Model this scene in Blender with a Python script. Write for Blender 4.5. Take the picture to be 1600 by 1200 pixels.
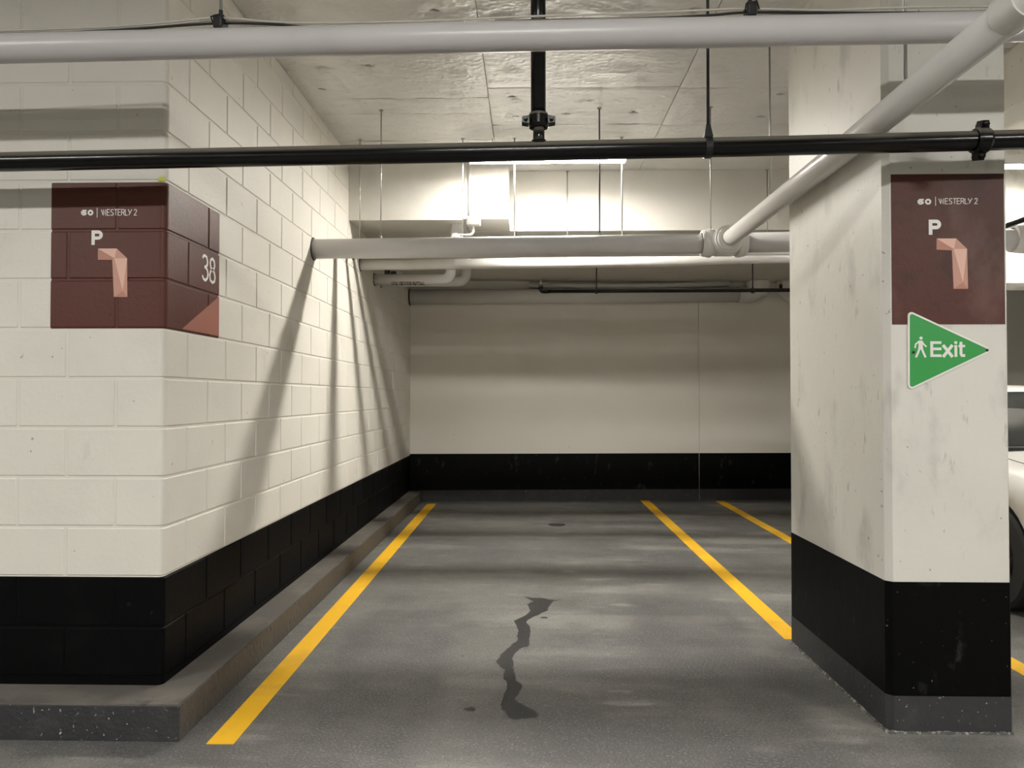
import bpy, bmesh, math, random
from mathutils import Vector, Matrix, noise as mnoise

for o in list(bpy.data.objects):
    bpy.data.objects.remove(o, do_unlink=True)
scene = bpy.context.scene
COL = scene.collection
R = math.radians

# ------------------------------------------------------------------ camera
CAM_H = 1.2948
cam_data = bpy.data.cameras.new('camera')
cam_data.sensor_fit = 'HORIZONTAL'
cam_data.sensor_width = 36.0
cam_data.lens = 1155.9 / 1600 * 36.0
cam_data.clip_start = 0.02
cam = bpy.data.objects.new('camera', cam_data)
COL.objects.link(cam)
cam.location = (0, 0, CAM_H)
cam.rotation_euler = (math.pi / 2 + 0.0168, 0, 0.0232)
scene.camera = cam

# ------------------------------------------------------------------ world and exposure
world = bpy.data.worlds.new('world')
scene.world = world
world.use_nodes = True
world.node_tree.nodes['Background'].inputs[0].default_value = (0.5, 0.48, 0.44, 1)
world.node_tree.nodes['Background'].inputs[1].default_value = 0.0
vs = scene.view_settings
vs.view_transform = 'Standard'
vs.look = 'None'
vs.exposure = 0.6
vs.gamma = 1.0
vs.use_curve_mapping = False
LAMP_BAY = 182.0      # emission of the strip light over the stall
LAMP_AISLE = 185.0    # emission of the strip lights over the driving aisle, including an added fill
LAMP_FAR = 135.0      # emission of the rows further back
LAMP_SIDE = 95.0     # emission of the strip lights beyond the column, including an added fill
LAMP_COL = (1.0, 0.985, 0.94)
BAY_COL = (1.0, 0.955, 0.875)

# ------------------------------------------------------------------ materials
def nd(nt, typ, **kw):
    n = nt.nodes.new(typ)
    for k, v in kw.items():
        setattr(n, k, v)
    return n

def mat(name, base, rough=0.5, metal=0.0, layers=(), bumps=(), spec=0.5, coat=0.0, rough_noise=None):
    """layers: (scale, (sx,sy,sz), lo, hi, colour, detail[, amount]) mixed by noise over the base colour.
       bumps: (scale, (sx,sy,sz), strength, distance, detail, type)"""
    m = bpy.data.materials.new(name)
    m.use_nodes = True
    nt = m.node_tree
    b = nt.nodes['Principled BSDF']
    b.inputs['Base Color'].default_value = (*base, 1)
    b.inputs['Roughness'].default_value = rough
    b.inputs['Metallic'].default_value = metal
    b.inputs['Specular IOR Level'].default_value = spec
    b.inputs['Coat Weight'].default_value = coat
    geo = nd(nt, 'ShaderNodeNewGeometry')
    def noise(scale, st, detail, typ='FBM', rgh=0.55):
        mp = nd(nt, 'ShaderNodeMapping')
        mp.inputs['Scale'].default_value = st
        mp.inputs['Location'].default_value = (random.uniform(-9, 9), random.uniform(-9, 9), random.uniform(-9, 9))
        nt.links.new(geo.outputs['Position'], mp.inputs['Vector'])
        n = nd(nt, 'ShaderNodeTexNoise')
        n.noise_type = typ
        n.inputs['Scale'].default_value = scale
        n.inputs['Detail'].default_value = detail
        n.inputs['Roughness'].default_value = rgh
        nt.links.new(mp.outputs[0], n.inputs['Vector'])
        return n
    col = None
    for L in layers:
        scale, st, lo, hi, c, detail = L[:6]
        amt = L[6] if len(L) > 6 else 1.0
        n = noise(scale, st, detail)
        mr = nd(nt, 'ShaderNodeMapRange')
        mr.interpolation_type = 'SMOOTHSTEP'
        mr.inputs['From Min'].default_value = lo
        mr.inputs['From Max'].default_value = hi
        mr.inputs['To Max'].default_value = amt
        nt.links.new(n.outputs[0], mr.inputs['Value'])
        mx = nd(nt, 'ShaderNodeMix', data_type='RGBA')
        nt.links.new(mr.outputs[0], mx.inputs['Factor'])
        if col is None:
            mx.inputs['A'].default_value = (*base, 1)
        else:
            nt.links.new(col, mx.inputs['A'])
        mx.inputs['B'].default_value = (*c, 1)
        col = mx.outputs['Result']
    if col is not None:
        nt.links.new(col, b.inputs['Base Color'])
    if rough_noise:
        scale, lo, hi = rough_noise
        n = noise(scale, (1, 1, 1), 3)
        mr = nd(nt, 'ShaderNodeMapRange')
        mr.inputs['From Min'].default_value = 0.3
        mr.inputs['From Max'].default_value = 0.7
        mr.inputs['To Min'].default_value = lo
        mr.inputs['To Max'].default_value = hi
        nt.links.new(n.outputs[0], mr.inputs['Value'])
        nt.links.new(mr.outputs[0], b.inputs['Roughness'])
    prev = None
    for B in bumps:
        scale, st, strength, dist, detail = B[:5]
        typ = B[5] if len(B) > 5 else 'FBM'
        n = noise(scale, st, detail, typ)
        bp = nd(nt, 'ShaderNodeBump')
        bp.inputs['Strength'].default_value = strength
        bp.inputs['Distance'].default_value = dist
        nt.links.new(n.outputs[0], bp.inputs['Height'])
        if prev is not None:
            nt.links.new(prev, bp.inputs['Normal'])
        prev = bp.outputs[0]
    if prev is not None:
        nt.links.new(prev, b.inputs['Normal'])
    return m

def emis(name, col, strength):
    m = bpy.data.materials.new(name)
    m.use_nodes = True
    b = m.node_tree.nodes['Principled BSDF']
    b.inputs['Base Color'].default_value = (0.8, 0.8, 0.8, 1)
    b.inputs['Emission Color'].default_value = (*col, 1)
    b.inputs['Emission Strength'].default_value = strength
    return m

random.seed(4)
ONE = (1, 1, 1)
M = {}
M['block_white'] = mat('white_block_paint', (0.74, 0.71, 0.64), 0.55,
    layers=[(3.0, ONE, .45, .8, (0.66, 0.635, 0.575), 4, .6), (9, (1, 1, .35), .68, .78, (0.42, 0.40, 0.36), 6, .35),
            (24, ONE, .735, .76, (0.2, 0.19, 0.17), 3, .7)],
    bumps=[(55, ONE, .25, .004, 4), (260, ONE, .35, .0015, 3)])
M['block_black'] = mat('black_block_paint', (0.0016, 0.0016, 0.002), 0.5, spec=.10,
    layers=[(26, (1, 1, .5), .68, .76, (0.10, 0.10, 0.095), 6, .35), (4, ONE, .5, .8, (0.005, 0.005, 0.0052), 4)],
    bumps=[(55, ONE, .25, .004, 4), (260, ONE, .3, .0015, 3)])
M['mortar_white'] = mat('white_joint_paint', (0.72, 0.69, 0.62), 0.6, bumps=[(120, ONE, .4, .002, 4)])
M['mortar_black'] = mat('black_joint_paint', (0.0016, 0.0016, 0.002), 0.5, spec=.1, bumps=[(120, ONE, .4, .002, 4)])
M['brown_block'] = mat('brown_sign_paint', (0.098, 0.031, 0.021), 0.42, spec=.25,
    layers=[(30, ONE, .7, .78, (0.03, 0.012, 0.01), 4, .6)], bumps=[(55, ONE, .25, .004, 4), (260, ONE, .35, .0015, 3)])
M['brown_smooth'] = mat('brown_column_paint', (0.092, 0.033, 0.024), 0.45, spec=.25,
    layers=[(7, (1, 1, 1.2), .5, .72, (0.055, 0.024, 0.019), 7, .8), (5, (1, 1, .7), .52, .75, (0.165, 0.092, 0.076), 7, .65),
            (22, ONE, .68, .76, (0.03, 0.014, 0.012), 5, .6)], bumps=[(14, ONE, .3, .006, 6), (120, ONE, .2, .002, 3)])
M['salmon'] = mat('salmon_sign_paint', (0.36, 0.135, 0.097), 0.4, bumps=[(260, ONE, .35, .0015, 3)])
M['fig_light'] = mat('figure_light_pink', (0.76, 0.47, 0.38), 0.5, bumps=[(150, ONE, .3, .002, 3)])
M['fig_mid'] = mat('figure_mid_pink', (0.56, 0.29, 0.22), 0.5, bumps=[(150, ONE, .3, .002, 3)])
M['fig_dark'] = mat('figure_dark_pink', (0.46, 0.21, 0.155), 0.5, bumps=[(150, ONE, .3, .002, 3)])
M['sign_white'] = mat('sign_white_lettering', (0.82, 0.80, 0.76), 0.5)
M['concrete_white'] = mat('white_concrete_paint', (0.70, 0.68, 0.62), 0.5,
    layers=[(1.6, ONE, .45, .75, (0.63, 0.61, 0.555), 5, .7), (5, (1, 1, .45), .54, .74, (0.40, 0.385, 0.35), 8, .6), (17, (1, 1, .4), .63, .75, (0.27, 0.26, 0.235), 7, .55),
            (34, ONE, .69, .73, (0.16, 0.15, 0.13), 4, .7)],
    bumps=[(6, ONE, .3, .01, 6), (60, ONE, .2, .003, 4)])
M['wall_white'] = mat('back_wall_paint', (0.79, 0.76, 0.685), 0.55,
    layers=[(1.0, ONE, .45, .8, (0.74, 0.71, 0.64), 4, .6), (14, ONE, .72, .76, (0.3, 0.28, 0.25), 4, .5)],
    bumps=[(5, ONE, .25, .008, 5), (80, ONE, .15, .002, 3)])
M['black_smooth'] = mat('black_band_paint', (0.0016, 0.0016, 0.0018), 0.45, spec=.10,
    layers=[(13, (1, 1, .45), .60, .76, (0.06, 0.059, 0.057), 9, .5), (70, ONE, .74, .77, (0.3, 0.29, 0.27), 2, .5)],
    bumps=[(7, ONE, .25, .008, 6)])
M['grey_base'] = mat('dark_grey_base_paint', (0.033, 0.032, 0.035), 0.5,
    layers=[(75, ONE, .69, .73, (0.42, 0.40, 0.37), 2, .7), (8, ONE, .5, .75, (0.05, 0.048, 0.048), 5)],
    bumps=[(40, ONE, .4, .006, 5)])
M['grout'] = mat('rough_grout', (0.10, 0.095, 0.088), 0.9,
    layers=[(60, ONE, .52, .62, (0.45, 0.43, 0.4), 4, .8)], bumps=[(45, ONE, .9, .02, 5)])
M['kerb_top'] = mat('kerb_concrete', (0.115, 0.105, 0.092), 0.62,
    layers=[(5, ONE, .45, .7, (0.16, 0.145, 0.125), 6), (11, ONE, .6, .75, (0.05, 0.047, 0.042), 6, .8), (90, ONE, .72, .75, (.4, .37, .33), 2, .5)],
    bumps=[(30, ONE, .35, .006, 5)])
M['kerb_side'] = mat('kerb_side_paint', (0.030, 0.030, 0.033), 0.55,
    layers=[(60, ONE, .655, .70, (0.5, 0.48, 0.45), 3, .85), (6, ONE, .5, .75, (0.05, 0.048, 0.045), 5)],
    bumps=[(45, ONE, .6, .01, 5)])
M['kerb_lane'] = mat('kerb_lane_side', (0.088, 0.079, 0.068), 0.5,
    layers=[(34, (1, 1, .6), .64, .68, (0.012, 0.011, 0.01), 4, .9), (6, ONE, .45, .75, (0.075, 0.066, 0.056), 5)],
    bumps=[(35, ONE, .6, .012, 5)])
M['floor'] = mat('garage_floor_membrane', (0.150, 0.146, 0.137), 0.5, spec=.5,
    layers=[(0.75, (1.0, .55, 1), .42, .62, (0.095, 0.093, 0.091), 5, .9),
            (1.5, (.45, 1.7, 1), .50, .66, (0.245, 0.235, 0.215), 7, .7),
            (5.0, (.5, 1.5, 1), .60, .74, (0.38, 0.36, 0.325), 8, .5),
            (2.6, (.6, 1.2, 1), .56, .70, (0.085, 0.082, 0.077), 7, .6),
            (105, ONE, .54, .72, (0.40, 0.385, 0.36), 3, .5),
            (110, ONE, .54, .70, (0.05, 0.05, 0.048), 3, .65)],
    bumps=[(120, ONE, .8, .006, 3), (12, ONE, .15, .006, 4)], rough_noise=(3.0, .38, .62))
M['stain'] = mat('oily_wet_stain', (0.024, 0.024, 0.025), 0.34,
    layers=[(160, ONE, .55, .68, (0.085, 0.084, 0.082), 2, .8)], bumps=[(180, ONE, .5, .003, 3)])
M['yellow'] = mat('yellow_road_paint', (0.90, 0.50, 0.014), 0.5,
    layers=[(4, ONE, .5, .72, (0.72, 0.39, 0.03), 6, .8), (120, ONE, .66, .74, (0.42, 0.25, 0.05), 3, .5)],
    bumps=[(180, ONE, .5, .003, 3)])
M['pipe_white'] = mat('white_pvc_jacket', (0.66, 0.645, 0.62), 0.24, spec=.5, layers=[(2.5, ONE, .5, .8, (0.60, 0.585, 0.56), 4)])
M['pipe_grey'] = mat('pale_grey_jacket', (0.60, 0.585, 0.58), 0.3, spec=.5, layers=[(2.5, ONE, .5, .8, (0.53, 0.515, 0.51), 4)],
    bumps=[(9, ONE, .06, .01, 3)])
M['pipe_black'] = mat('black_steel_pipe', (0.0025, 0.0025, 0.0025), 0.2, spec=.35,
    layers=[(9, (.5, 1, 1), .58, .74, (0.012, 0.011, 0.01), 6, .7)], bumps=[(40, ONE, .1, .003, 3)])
M['steel'] = mat('zinc_rod', (0.42, 0.42, 0.41), 0.35, metal=.9)
M['rod_black'] = mat('black_rod', (0.012, 0.012, 0.012), 0.45)
M['rubber'] = mat('dark_gap', (0.03, 0.028, 0.025), 0.8)
M['cable_white'] = mat('pale_cable', (0.55, 0.52, 0.46), 0.5)
M['cable_black'] = mat('black_cable', (0.015, 0.015, 0.015), 0.5)
M['foil'] = mat('foil_facing', (0.70, 0.695, 0.67), 0.40, metal=.4,
    layers=[(1.2, ONE, .45, .7, (0.62, 0.615, 0.59), 3)],
    bumps=[(3.5, (1, 2.2, 1), .6, .03, 5), (5.5, (1.6, .5, 1), .7, .014, 3, 'RIDGED_MULTIFRACTAL'), (24, (1, 1, 1), .8, .008, 4, 'RIDGED_MULTIFRACTAL')])
M['washer'] = mat('washer_plate', (0.38, 0.37, 0.35), 0.35, metal=.5)
M['ceiling'] = mat('ceiling_paint', (0.62, 0.60, 0.55), 0.7, layers=[(1.5, ONE, .45, .75, (0.55, 0.53, 0.48), 4)],
    bumps=[(10, ONE, .3, .008, 5)])
M['lamp_house'] = mat('white_enamel', (0.8, 0.79, 0.77), 0.35)
M['lamp_bay'] = emis('lamp_lens_bay', BAY_COL, LAMP_BAY)
M['lamp_side'] = emis('lamp_lens_side', BAY_COL, LAMP_SIDE)
M['lamp_aisle'] = emis('lamp_lens_aisle', LAMP_COL, LAMP_AISLE)
M['lamp_far'] = emis('lamp_lens_far', LAMP_COL, LAMP_FAR)
M['green'] = mat('green_sign_enamel', (0.040, 0.33, 0.075), 0.35)
M['tape'] = mat('yellow_green_tape', (0.55, 0.60, 0.05), 0.5)
M['plastic_white'] = mat('white_plastic', (0.74, 0.73, 0.70), 0.4)
M['label_ink'] = mat('black_ink', (0.02, 0.02, 0.02), 0.6)
M['brass'] = mat('brass', (0.55, 0.36, 0.22), 0.3, metal=1.0)
M['car_paint'] = mat('white_car_paint', (0.76, 0.74, 0.70), 0.22, coat=.6)
M['car_glass'] = mat('dark_car_glass', (0.02, 0.022, 0.022), 0.04, spec=.8)
M['car_black'] = mat('black_car_trim', (0.012, 0.012, 0.012), 0.5)
M['tyre'] = mat('tyre_rubber', (0.012, 0.012, 0.012), 0.7)
M['rim'] = mat('alloy_rim', (0.03, 0.03, 0.03), 0.28, metal=.9)
M['headlamp'] = mat('headlamp_lens', (0.45, 0.46, 0.47), 0.08, spec=.8)

def pale_top(m, colr, lo=.35, hi=.95, amt=.75):  # mixes in a second colour as the surface normal turns upward
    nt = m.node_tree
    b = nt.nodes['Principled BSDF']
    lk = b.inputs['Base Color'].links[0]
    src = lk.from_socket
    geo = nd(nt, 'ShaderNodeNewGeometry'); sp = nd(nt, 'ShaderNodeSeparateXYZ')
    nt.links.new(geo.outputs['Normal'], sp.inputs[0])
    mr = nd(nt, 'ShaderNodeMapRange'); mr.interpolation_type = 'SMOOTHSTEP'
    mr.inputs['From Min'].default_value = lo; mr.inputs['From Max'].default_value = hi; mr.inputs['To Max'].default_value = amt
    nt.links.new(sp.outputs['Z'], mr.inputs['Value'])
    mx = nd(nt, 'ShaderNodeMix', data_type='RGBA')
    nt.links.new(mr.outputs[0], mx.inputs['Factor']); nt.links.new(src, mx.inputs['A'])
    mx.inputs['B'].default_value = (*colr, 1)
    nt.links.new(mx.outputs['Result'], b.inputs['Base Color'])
pale_top(M['pipe_black'], (0.17, 0.155, 0.13), .12, .55, .85)

def tyre_tracks(m, centres, half, y_end, colr):
    # two worn wheel tracks running into the stall, with ragged edges
    nt = m.node_tree
    b = nt.nodes['Principled BSDF']
    src = b.inputs['Base Color'].links[0].from_socket
    geo = nd(nt, 'ShaderNodeNewGeometry'); sp = nd(nt, 'ShaderNodeSeparateXYZ')
    nt.links.new(geo.outputs['Position'], sp.inputs[0])
    def math_(op, a, c, clamp=False):
        n = nd(nt, 'ShaderNodeMath', operation=op, use_clamp=clamp)
        for i, v in enumerate((a, c)):
            if v is None: continue
            if isinstance(v, (int, float)): n.inputs[i].default_value = v
            else: nt.links.new(v, n.inputs[i])
        return n.outputs[0]
    def ntex(scale, detail):
        n = nd(nt, 'ShaderNodeTexNoise'); n.inputs['Scale'].default_value = scale; n.inputs['Detail'].default_value = detail
        nt.links.new(geo.outputs['Position'], n.inputs['Vector'])
        return n.outputs[0]
    wob = math_('MULTIPLY', math_('SUBTRACT', ntex(1.4, 6), .5), .5)
    x = math_('ADD', sp.outputs['X'], wob)
    fac = None
    for c in centres:
        d = math_('ABSOLUTE', math_('SUBTRACT', x, c), None)
        mr = nd(nt, 'ShaderNodeMapRange'); mr.interpolation_type = 'SMOOTHSTEP'
        mr.inputs['From Min'].default_value = half+.10; mr.inputs['From Max'].default_value = half-.06
        nt.links.new(d, mr.inputs['Value'])
        fac = mr.outputs[0] if fac is None else math_('MAXIMUM', fac, mr.outputs[0])
    ye = nd(nt, 'ShaderNodeMapRange'); ye.interpolation_type = 'SMOOTHSTEP'
    ye.inputs['From Min'].default_value = y_end+.8; ye.inputs['From Max'].default_value = y_end-.8
    nt.links.new(math_('ADD', sp.outputs['Y'], math_('MULTIPLY', wob, 3.0)), ye.inputs['Value'])
    fac = math_('MULTIPLY', fac, ye.outputs[0])
    pt = nd(nt, 'ShaderNodeMapRange'); pt.inputs['From Min'].default_value = .35; pt.inputs['From Max'].default_value = .6
    pt.inputs['To Min'].default_value = .35; pt.inputs['To Max'].default_value = .8
    nt.links.new(ntex(3.5, 7), pt.inputs['Value'])
    fac = math_('MULTIPLY', fac, pt.outputs[0], True)
    gr = nd(nt, 'ShaderNodeMapRange'); gr.inputs['From Min'].default_value = .5; gr.inputs['From Max'].default_value = .7
    nt.links.new(ntex(95, 3), gr.inputs['Value'])
    gm = nd(nt, 'ShaderNodeMix', data_type='RGBA')
    nt.links.new(gr.outputs[0], gm.inputs['Factor'])
    gm.inputs['A'].default_value = (*colr, 1); gm.inputs['B'].default_value = (.24, .232, .222, 1)
    mx = nd(nt, 'ShaderNodeMix', data_type='RGBA')
    nt.links.new(fac, mx.inputs['Factor']); nt.links.new(src, mx.inputs['A']); nt.links.new(gm.outputs['Result'], mx.inputs['B'])
    nt.links.new(mx.outputs['Result'], b.inputs['Base Color'])
tyre_tracks(M['floor'], (-.68, .88), .26, 4.9, (0.068, 0.066, 0.067))

# ------------------------------------------------------------------ building helpers
WL = {}      # world location of every object made here

def link(o, wl, parent=None):
    COL.objects.link(o)
    wl = Vector(wl)
    WL[o.name] = wl
    if parent is not None:
        o.parent = parent
        o.location = wl - WL[parent.name]
    else:
        o.location = wl
    return o

def empty(name, loc):
    o = bpy.data.objects.new(name, None)
    o.empty_display_size = 0.1
    return link(o, loc)

def tag(o, label=None, cat=None, group=None, kind=None):
    if label: o['label'] = label
    if cat: o['category'] = cat
    if group: o['group'] = group
    if kind: o['kind'] = kind
    return o

class MB:
    """collects vertices and faces in world coordinates; build() makes ONE mesh object"""
    def __init__(s):
        s.v = []; s.f = []; s.sm = []
    def add(s, vs, fs, smooth=False):
        n = len(s.v)
        s.v += [Vector(p) for p in vs]
        s.f += [tuple(i + n for i in f) for f in fs]
        s.sm += [smooth] * len(fs)
        return s
    def box(s, x0, x1, y0, y1, z0, z1, c=0.0):
        if c <= 0:
            v = [(x0,y0,z0),(x1,y0,z0),(x1,y1,z0),(x0,y1,z0),(x0,y0,z1),(x1,y0,z1),(x1,y1,z1),(x0,y1,z1)]
            return s.add(v, [(0,3,2,1),(4,5,6,7),(0,1,5,4),(1,2,6,5),(2,3,7,6),(3,0,4,7)])
        bm = bmesh.new()
        bmesh.ops.create_cube(bm, size=1)
        for w in bm.verts:
            w.co = Vector(((x0+x1)/2 + w.co.x*(x1-x0), (y0+y1)/2 + w.co.y*(y1-y0), (z0+z1)/2 + w.co.z*(z1-z0)))
        bmesh.ops.bevel(bm, geom=list(bm.edges), offset=c, segments=2, affect='EDGES', profile=.5)
        bm.verts.index_update()
        s.add([w.co.copy() for w in bm.verts], [tuple(w.index for w in f.verts) for f in bm.faces])
        bm.free()
        return s
    def tube(s, pts, r, seg=24, caps=True, radii=None):
        pts = [Vector(p) for p in pts]
        n = len(pts)
        tang = []
        for i in range(n):
            a = pts[max(i-1, 0)]; b = pts[min(i+1, n-1)]
            tang.append((b-a).normalized())
        t0 = tang[0]
        up = Vector((0,0,1)) if abs(t0.z) < .9 else Vector((1,0,0))
        u = t0.cross(up).normalized()
        vs = []; fs = []
        for i in range(n):
            if i:
                q = tang[i-1].rotation_difference(tang[i])
                u = (q @ u)
                u = (u - tang[i]*u.dot(tang[i])).normalized()
            w = tang[i].cross(u)
            rr = radii[i] if radii else r
            for k in range(seg):
                a = 2*math.pi*k/seg
                vs.append(pts[i] + (u*math.cos(a) + w*math.sin(a))*rr)
        for i in range(n-1):
            for k in range(seg):
                k2 = (k+1) % seg
                fs.append((i*seg+k, i*seg+k2, (i+1)*seg+k2, (i+1)*seg+k))
        s.add(vs, fs, True)
        if caps:
            b = len(s.v) - n*seg
            s.f.append(tuple(b+k for k in reversed(range(seg)))); s.sm.append(False)
            s.f.append(tuple(b+(n-1)*seg+k for k in range(seg))); s.sm.append(False)
        return s
    def lathe(s, origin, axis, prof, seg=28, caps=True):
        """prof: list of (distance along axis, radius); sharp profile = repeat rings"""
        o = Vector(origin); ax = Vector(axis).normalized()
        up = Vector((0,0,1)) if abs(ax.z) < .9 else Vector((1,0,0))
        u = ax.cross(up).normalized(); w = ax.cross(u)
        for i in range(len(prof)-1):
            vs = []
            for (d, r) in (prof[i], prof[i+1]):
                for k in range(seg):
                    a = 2*math.pi*k/seg
                    vs.append(o + ax*d + (u*math.cos(a)+w*math.sin(a))*r)
            s.add(vs, [(k, (k+1) % seg, seg+(k+1) % seg, seg+k) for k in range(seg)], True)
        if caps:
            for (d, r), rev in ((prof[0], True), (prof[-1], False)):
                if r > 1e-6:
                    vs = [o + ax*d + (u*math.cos(2*math.pi*k/seg)+w*math.sin(2*math.pi*k/seg))*r for k in range(seg)]
                    s.add(vs, [tuple(reversed(range(seg))) if rev else tuple(range(seg))])
        return s
    def poly(s, pts2, O, U, V, N, t0, t1):
        """extruded polygon: 2-D points in the frame O + x U + y V, from depth t0 to t1 along N"""
        O, U, V, N = Vector(O), Vector(U), Vector(V), Vector(N)
        bm = bmesh.new()
        a = [bm.verts.new(O + U*x + V*y + N*t1) for x, y in pts2]
        f = bm.faces.new(a)
        r = bmesh.ops.extrude_face_region(bm, geom=[f])
        vv = [g for g in r['geom'] if isinstance(g, bmesh.types.BMVert)]
        bmesh.ops.translate(bm, verts=vv, vec=N*(t0-t1))
        bmesh.ops.triangulate(bm, faces=[g for g in bm.faces if len(g.verts) > 4])
        bmesh.ops.recalc_face_normals(bm, faces=list(bm.faces))
        bm.verts.index_update()
        s.add([w.co.copy() for w in bm.verts], [tuple(w.index for w in g.verts) for g in bm.faces])
        bm.free()
        return s
    def stroke(s, pts2, w, O, U, V, N, t0, t1, closed=False):
        """a pen stroke of width w along a 2-D polyline, with mitred corners"""
        P = [Vector((x, y)) for x, y in pts2]
        n = len(P)
        Lp, Rp = [], []
        for i in range(n):
            if closed:
                a, b = P[i-1], P[(i+1) % n]
                d1 = (P[i]-a).normalized(); d2 = (b-P[i]).normalized()
            else:
                d1 = (P[i]-P[i-1]).normalized() if i else (P[1]-P[0]).normalized()
                d2 = (P[i+1]-P[i]).normalized() if i < n-1 else d1
            n1 = Vector((-d1.y, d1.x)); n2 = Vector((-d2.y, d2.x))
            m = n1 + n2
            if m.length < 1e-4: m = n1.copy()
            m.normalize()
            k = w/2/max(.45, m.dot(n1))
            Lp.append(P[i]+m*k); Rp.append(P[i]-m*k)
        s.ns = getattr(s, 'ns', 0) + 1
        t1 = t1 + .00006*(s.ns % 7)
        O, U, V, N = Vector(O), Vector(U), Vector(V), Vector(N)
        T = lambda q, t: O + U*q.x + V*q.y + N*t
        cnt = n if closed else n-1
        for i in range(cnt):
            j = (i+1) % n
            q = [Lp[i], Rp[i], Rp[j], Lp[j]]
            vs = [T(p, t0) for p in q] + [T(p, t1) for p in q]
            s.add(vs, [(4,5,6,7),(0,1,5,4),(1,2,6,5),(2,3,7,6),(3,0,4,7)])
        return s
    def build(s, name, material, parent=None, origin=None):
        xs = [p.x for p in s.v]; ys = [p.y for p in s.v]; zs = [p.z for p in s.v]
        if origin is None:
            origin = Vector(((min(xs)+max(xs))/2, (min(ys)+max(ys))/2, min(zs)))
        me = bpy.data.meshes.new(name)
        me.from_pydata([tuple(p - origin) for p in s.v], [], s.f)
        me.polygons.foreach_set('use_smooth', s.sm)
        mats = material if isinstance(material, (list, tuple)) else [material]
        for m in mats:
            me.materials.append(M[m])
        me.update()
        o = bpy.data.objects.new(name, me)
        return link(o, origin, parent)

def arc(c, r, a0, a1, n):
    return [(c[0]+r*math.cos(R(a0+(a1-a0)*i/n)), c[1]+r*math.sin(R(a0+(a1-a0)*i/n))) for i in range(n+1)]

def bend(p0, p1, p2, r, n=8):
    """points of a path p0-p1-p2 with the corner at p1 rounded by radius r (90 degree turns)"""
    p0, p1, p2 = Vector(p0), Vector(p1), Vector(p2)
    d1 = (p1-p0).normalized(); d2 = (p2-p1).normalized()
    c = p1 - d1*r + d2*r
    out = [p0]
    for i in range(n+1):
        a = math.pi/2*i/n
        out.append(c - d2*r*math.cos(a) + d1*r*math.sin(a))
    out.append(p2)
    return out

# ------------------------------------------------------------------ dimensions of the place
XW, YC = -1.4705, 2.9504            # lane face and front face of the block wall
Z0 = 1.5688                         # a bed joint; courses are 0.2 m
KERB = 0.137
CEIL = 3.25
SOFF = 2.73
def yback(x): return 9.12 + 0.06*(x + 1.47)

# ------------------------------------------------------------------ floor, ceilings and far walls
o = MB().box(-8, 10, -9, 10.2, -0.12, 0).build('floor', 'floor'); tag(o, 'dark grey concrete garage floor with scuffs', kind='structure')
CEILING = MB().box(-8, 10, -9, 10.2, CEIL+.03, CEIL+.25).build('ceiling', 'ceiling'); tag(CEILING, 'pale ceiling slab faced with foil insulation boards', kind='structure')
o = MB().box(-8, 10, -9.2, -9, 0, CEIL+.03).build('wall_rear', 'wall_white'); tag(o, 'white wall across the driving aisle', kind='structure')
o = MB().box(10, 10.2, -9, 10.2, 0, CEIL+.03).build('wall_right', 'wall_white'); tag(o, 'white wall beyond the parked car', kind='structure')
o = MB().box(-8.2, -8, -9, 10.2, 0, CEIL+.03).build('wall_end', 'wall_white'); tag(o, 'white wall at the end of the aisle', kind='structure')

# back wall: two cast panels with a joint, black band and grey base strip
def wall_slab(x0, x1, z0, z1, proud):
    a, b = yback(x0)-proud, yback(x1)-proud
    vs = [(x0,a,z0),(x1,b,z0),(x1,b+.2,z0),(x0,a+.2,z0),(x0,a,z1),(x1,b,z1),(x1,b+.2,z1),(x0,a+.2,z1)]
    return vs, [(0,3,2,1),(4,5,6,7),(0,1,5,4),(1,2,6,5),(2,3,7,6),(3,0,4,7)]
XJ = 2.13
def wall_part(z0, z1, proud, name, m, parent=None):
    b = MB()
    b.add(*wall_slab(-1.8, XJ-.005, z0, z1, proud))
    ob = [b.build(name, m, parent)]
    c = MB().add(*wall_slab(XJ+.005, 10, z0, z1, proud))
    ob.append(c.build(name if parent else 'wall_panel', m, parent or ob[0]))
    return ob
wb = MB().add(*wall_slab(-1.8, 10, 0, CEIL, -.012)).build('wall_back', 'mortar_white')
tag(wb, 'white concrete back wall with a black band and grey base', kind='structure')
for nm, z0, z1, pr, mm in (('wall_panel', .585, CEIL, 0, 'wall_white'), ('black_band', .136, .585, .001, 'black_smooth'), ('grey_base', 0, .136, .002, 'grey_base')):
    MB().add(*wall_slab(-1.8, XJ-.004, z0, z1, pr)).build(nm, mm, wb)
    MB().add(*wall_slab(XJ+.004, 10, z0, z1, pr)).build(nm, mm, wb)

# lower slab at the back, boxed bulkhead and the beams to the right
o = MB().box(-1.9, 10, 6.4, 10.2, SOFF, CEIL+.03).build('ceiling_lower', 'ceiling'); tag(o, 'lower white slab above the back of the stall', kind='structure')
bk = MB().box(XW, -.53, 5.98, 6.4, SOFF, CEIL+.03, .004).build('bulkhead', 'ceiling'); tag(bk, 'boxed white bulkhead beside the block wall', kind='structure')
MB().box(-.528, -.165, 5.972, 6.4, SOFF+.004, CEIL+.03, .004).build('bulkhead_end_panel', 'ceiling', bk)
o = MB().box(2.75, 10, 6.0, 6.4, 2.2, CEIL+.03, .006).build('drop_beam', 'concrete_white'); tag(o, 'white drop beam above the parked car', kind='structure')
o = MB().box(2.72, 2.9, 2.2, 6.0, 2.92, CEIL+.03, .006).build('cross_beam', 'concrete_white'); tag(o, 'white cross beam behind the column', kind='structure')

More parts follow.
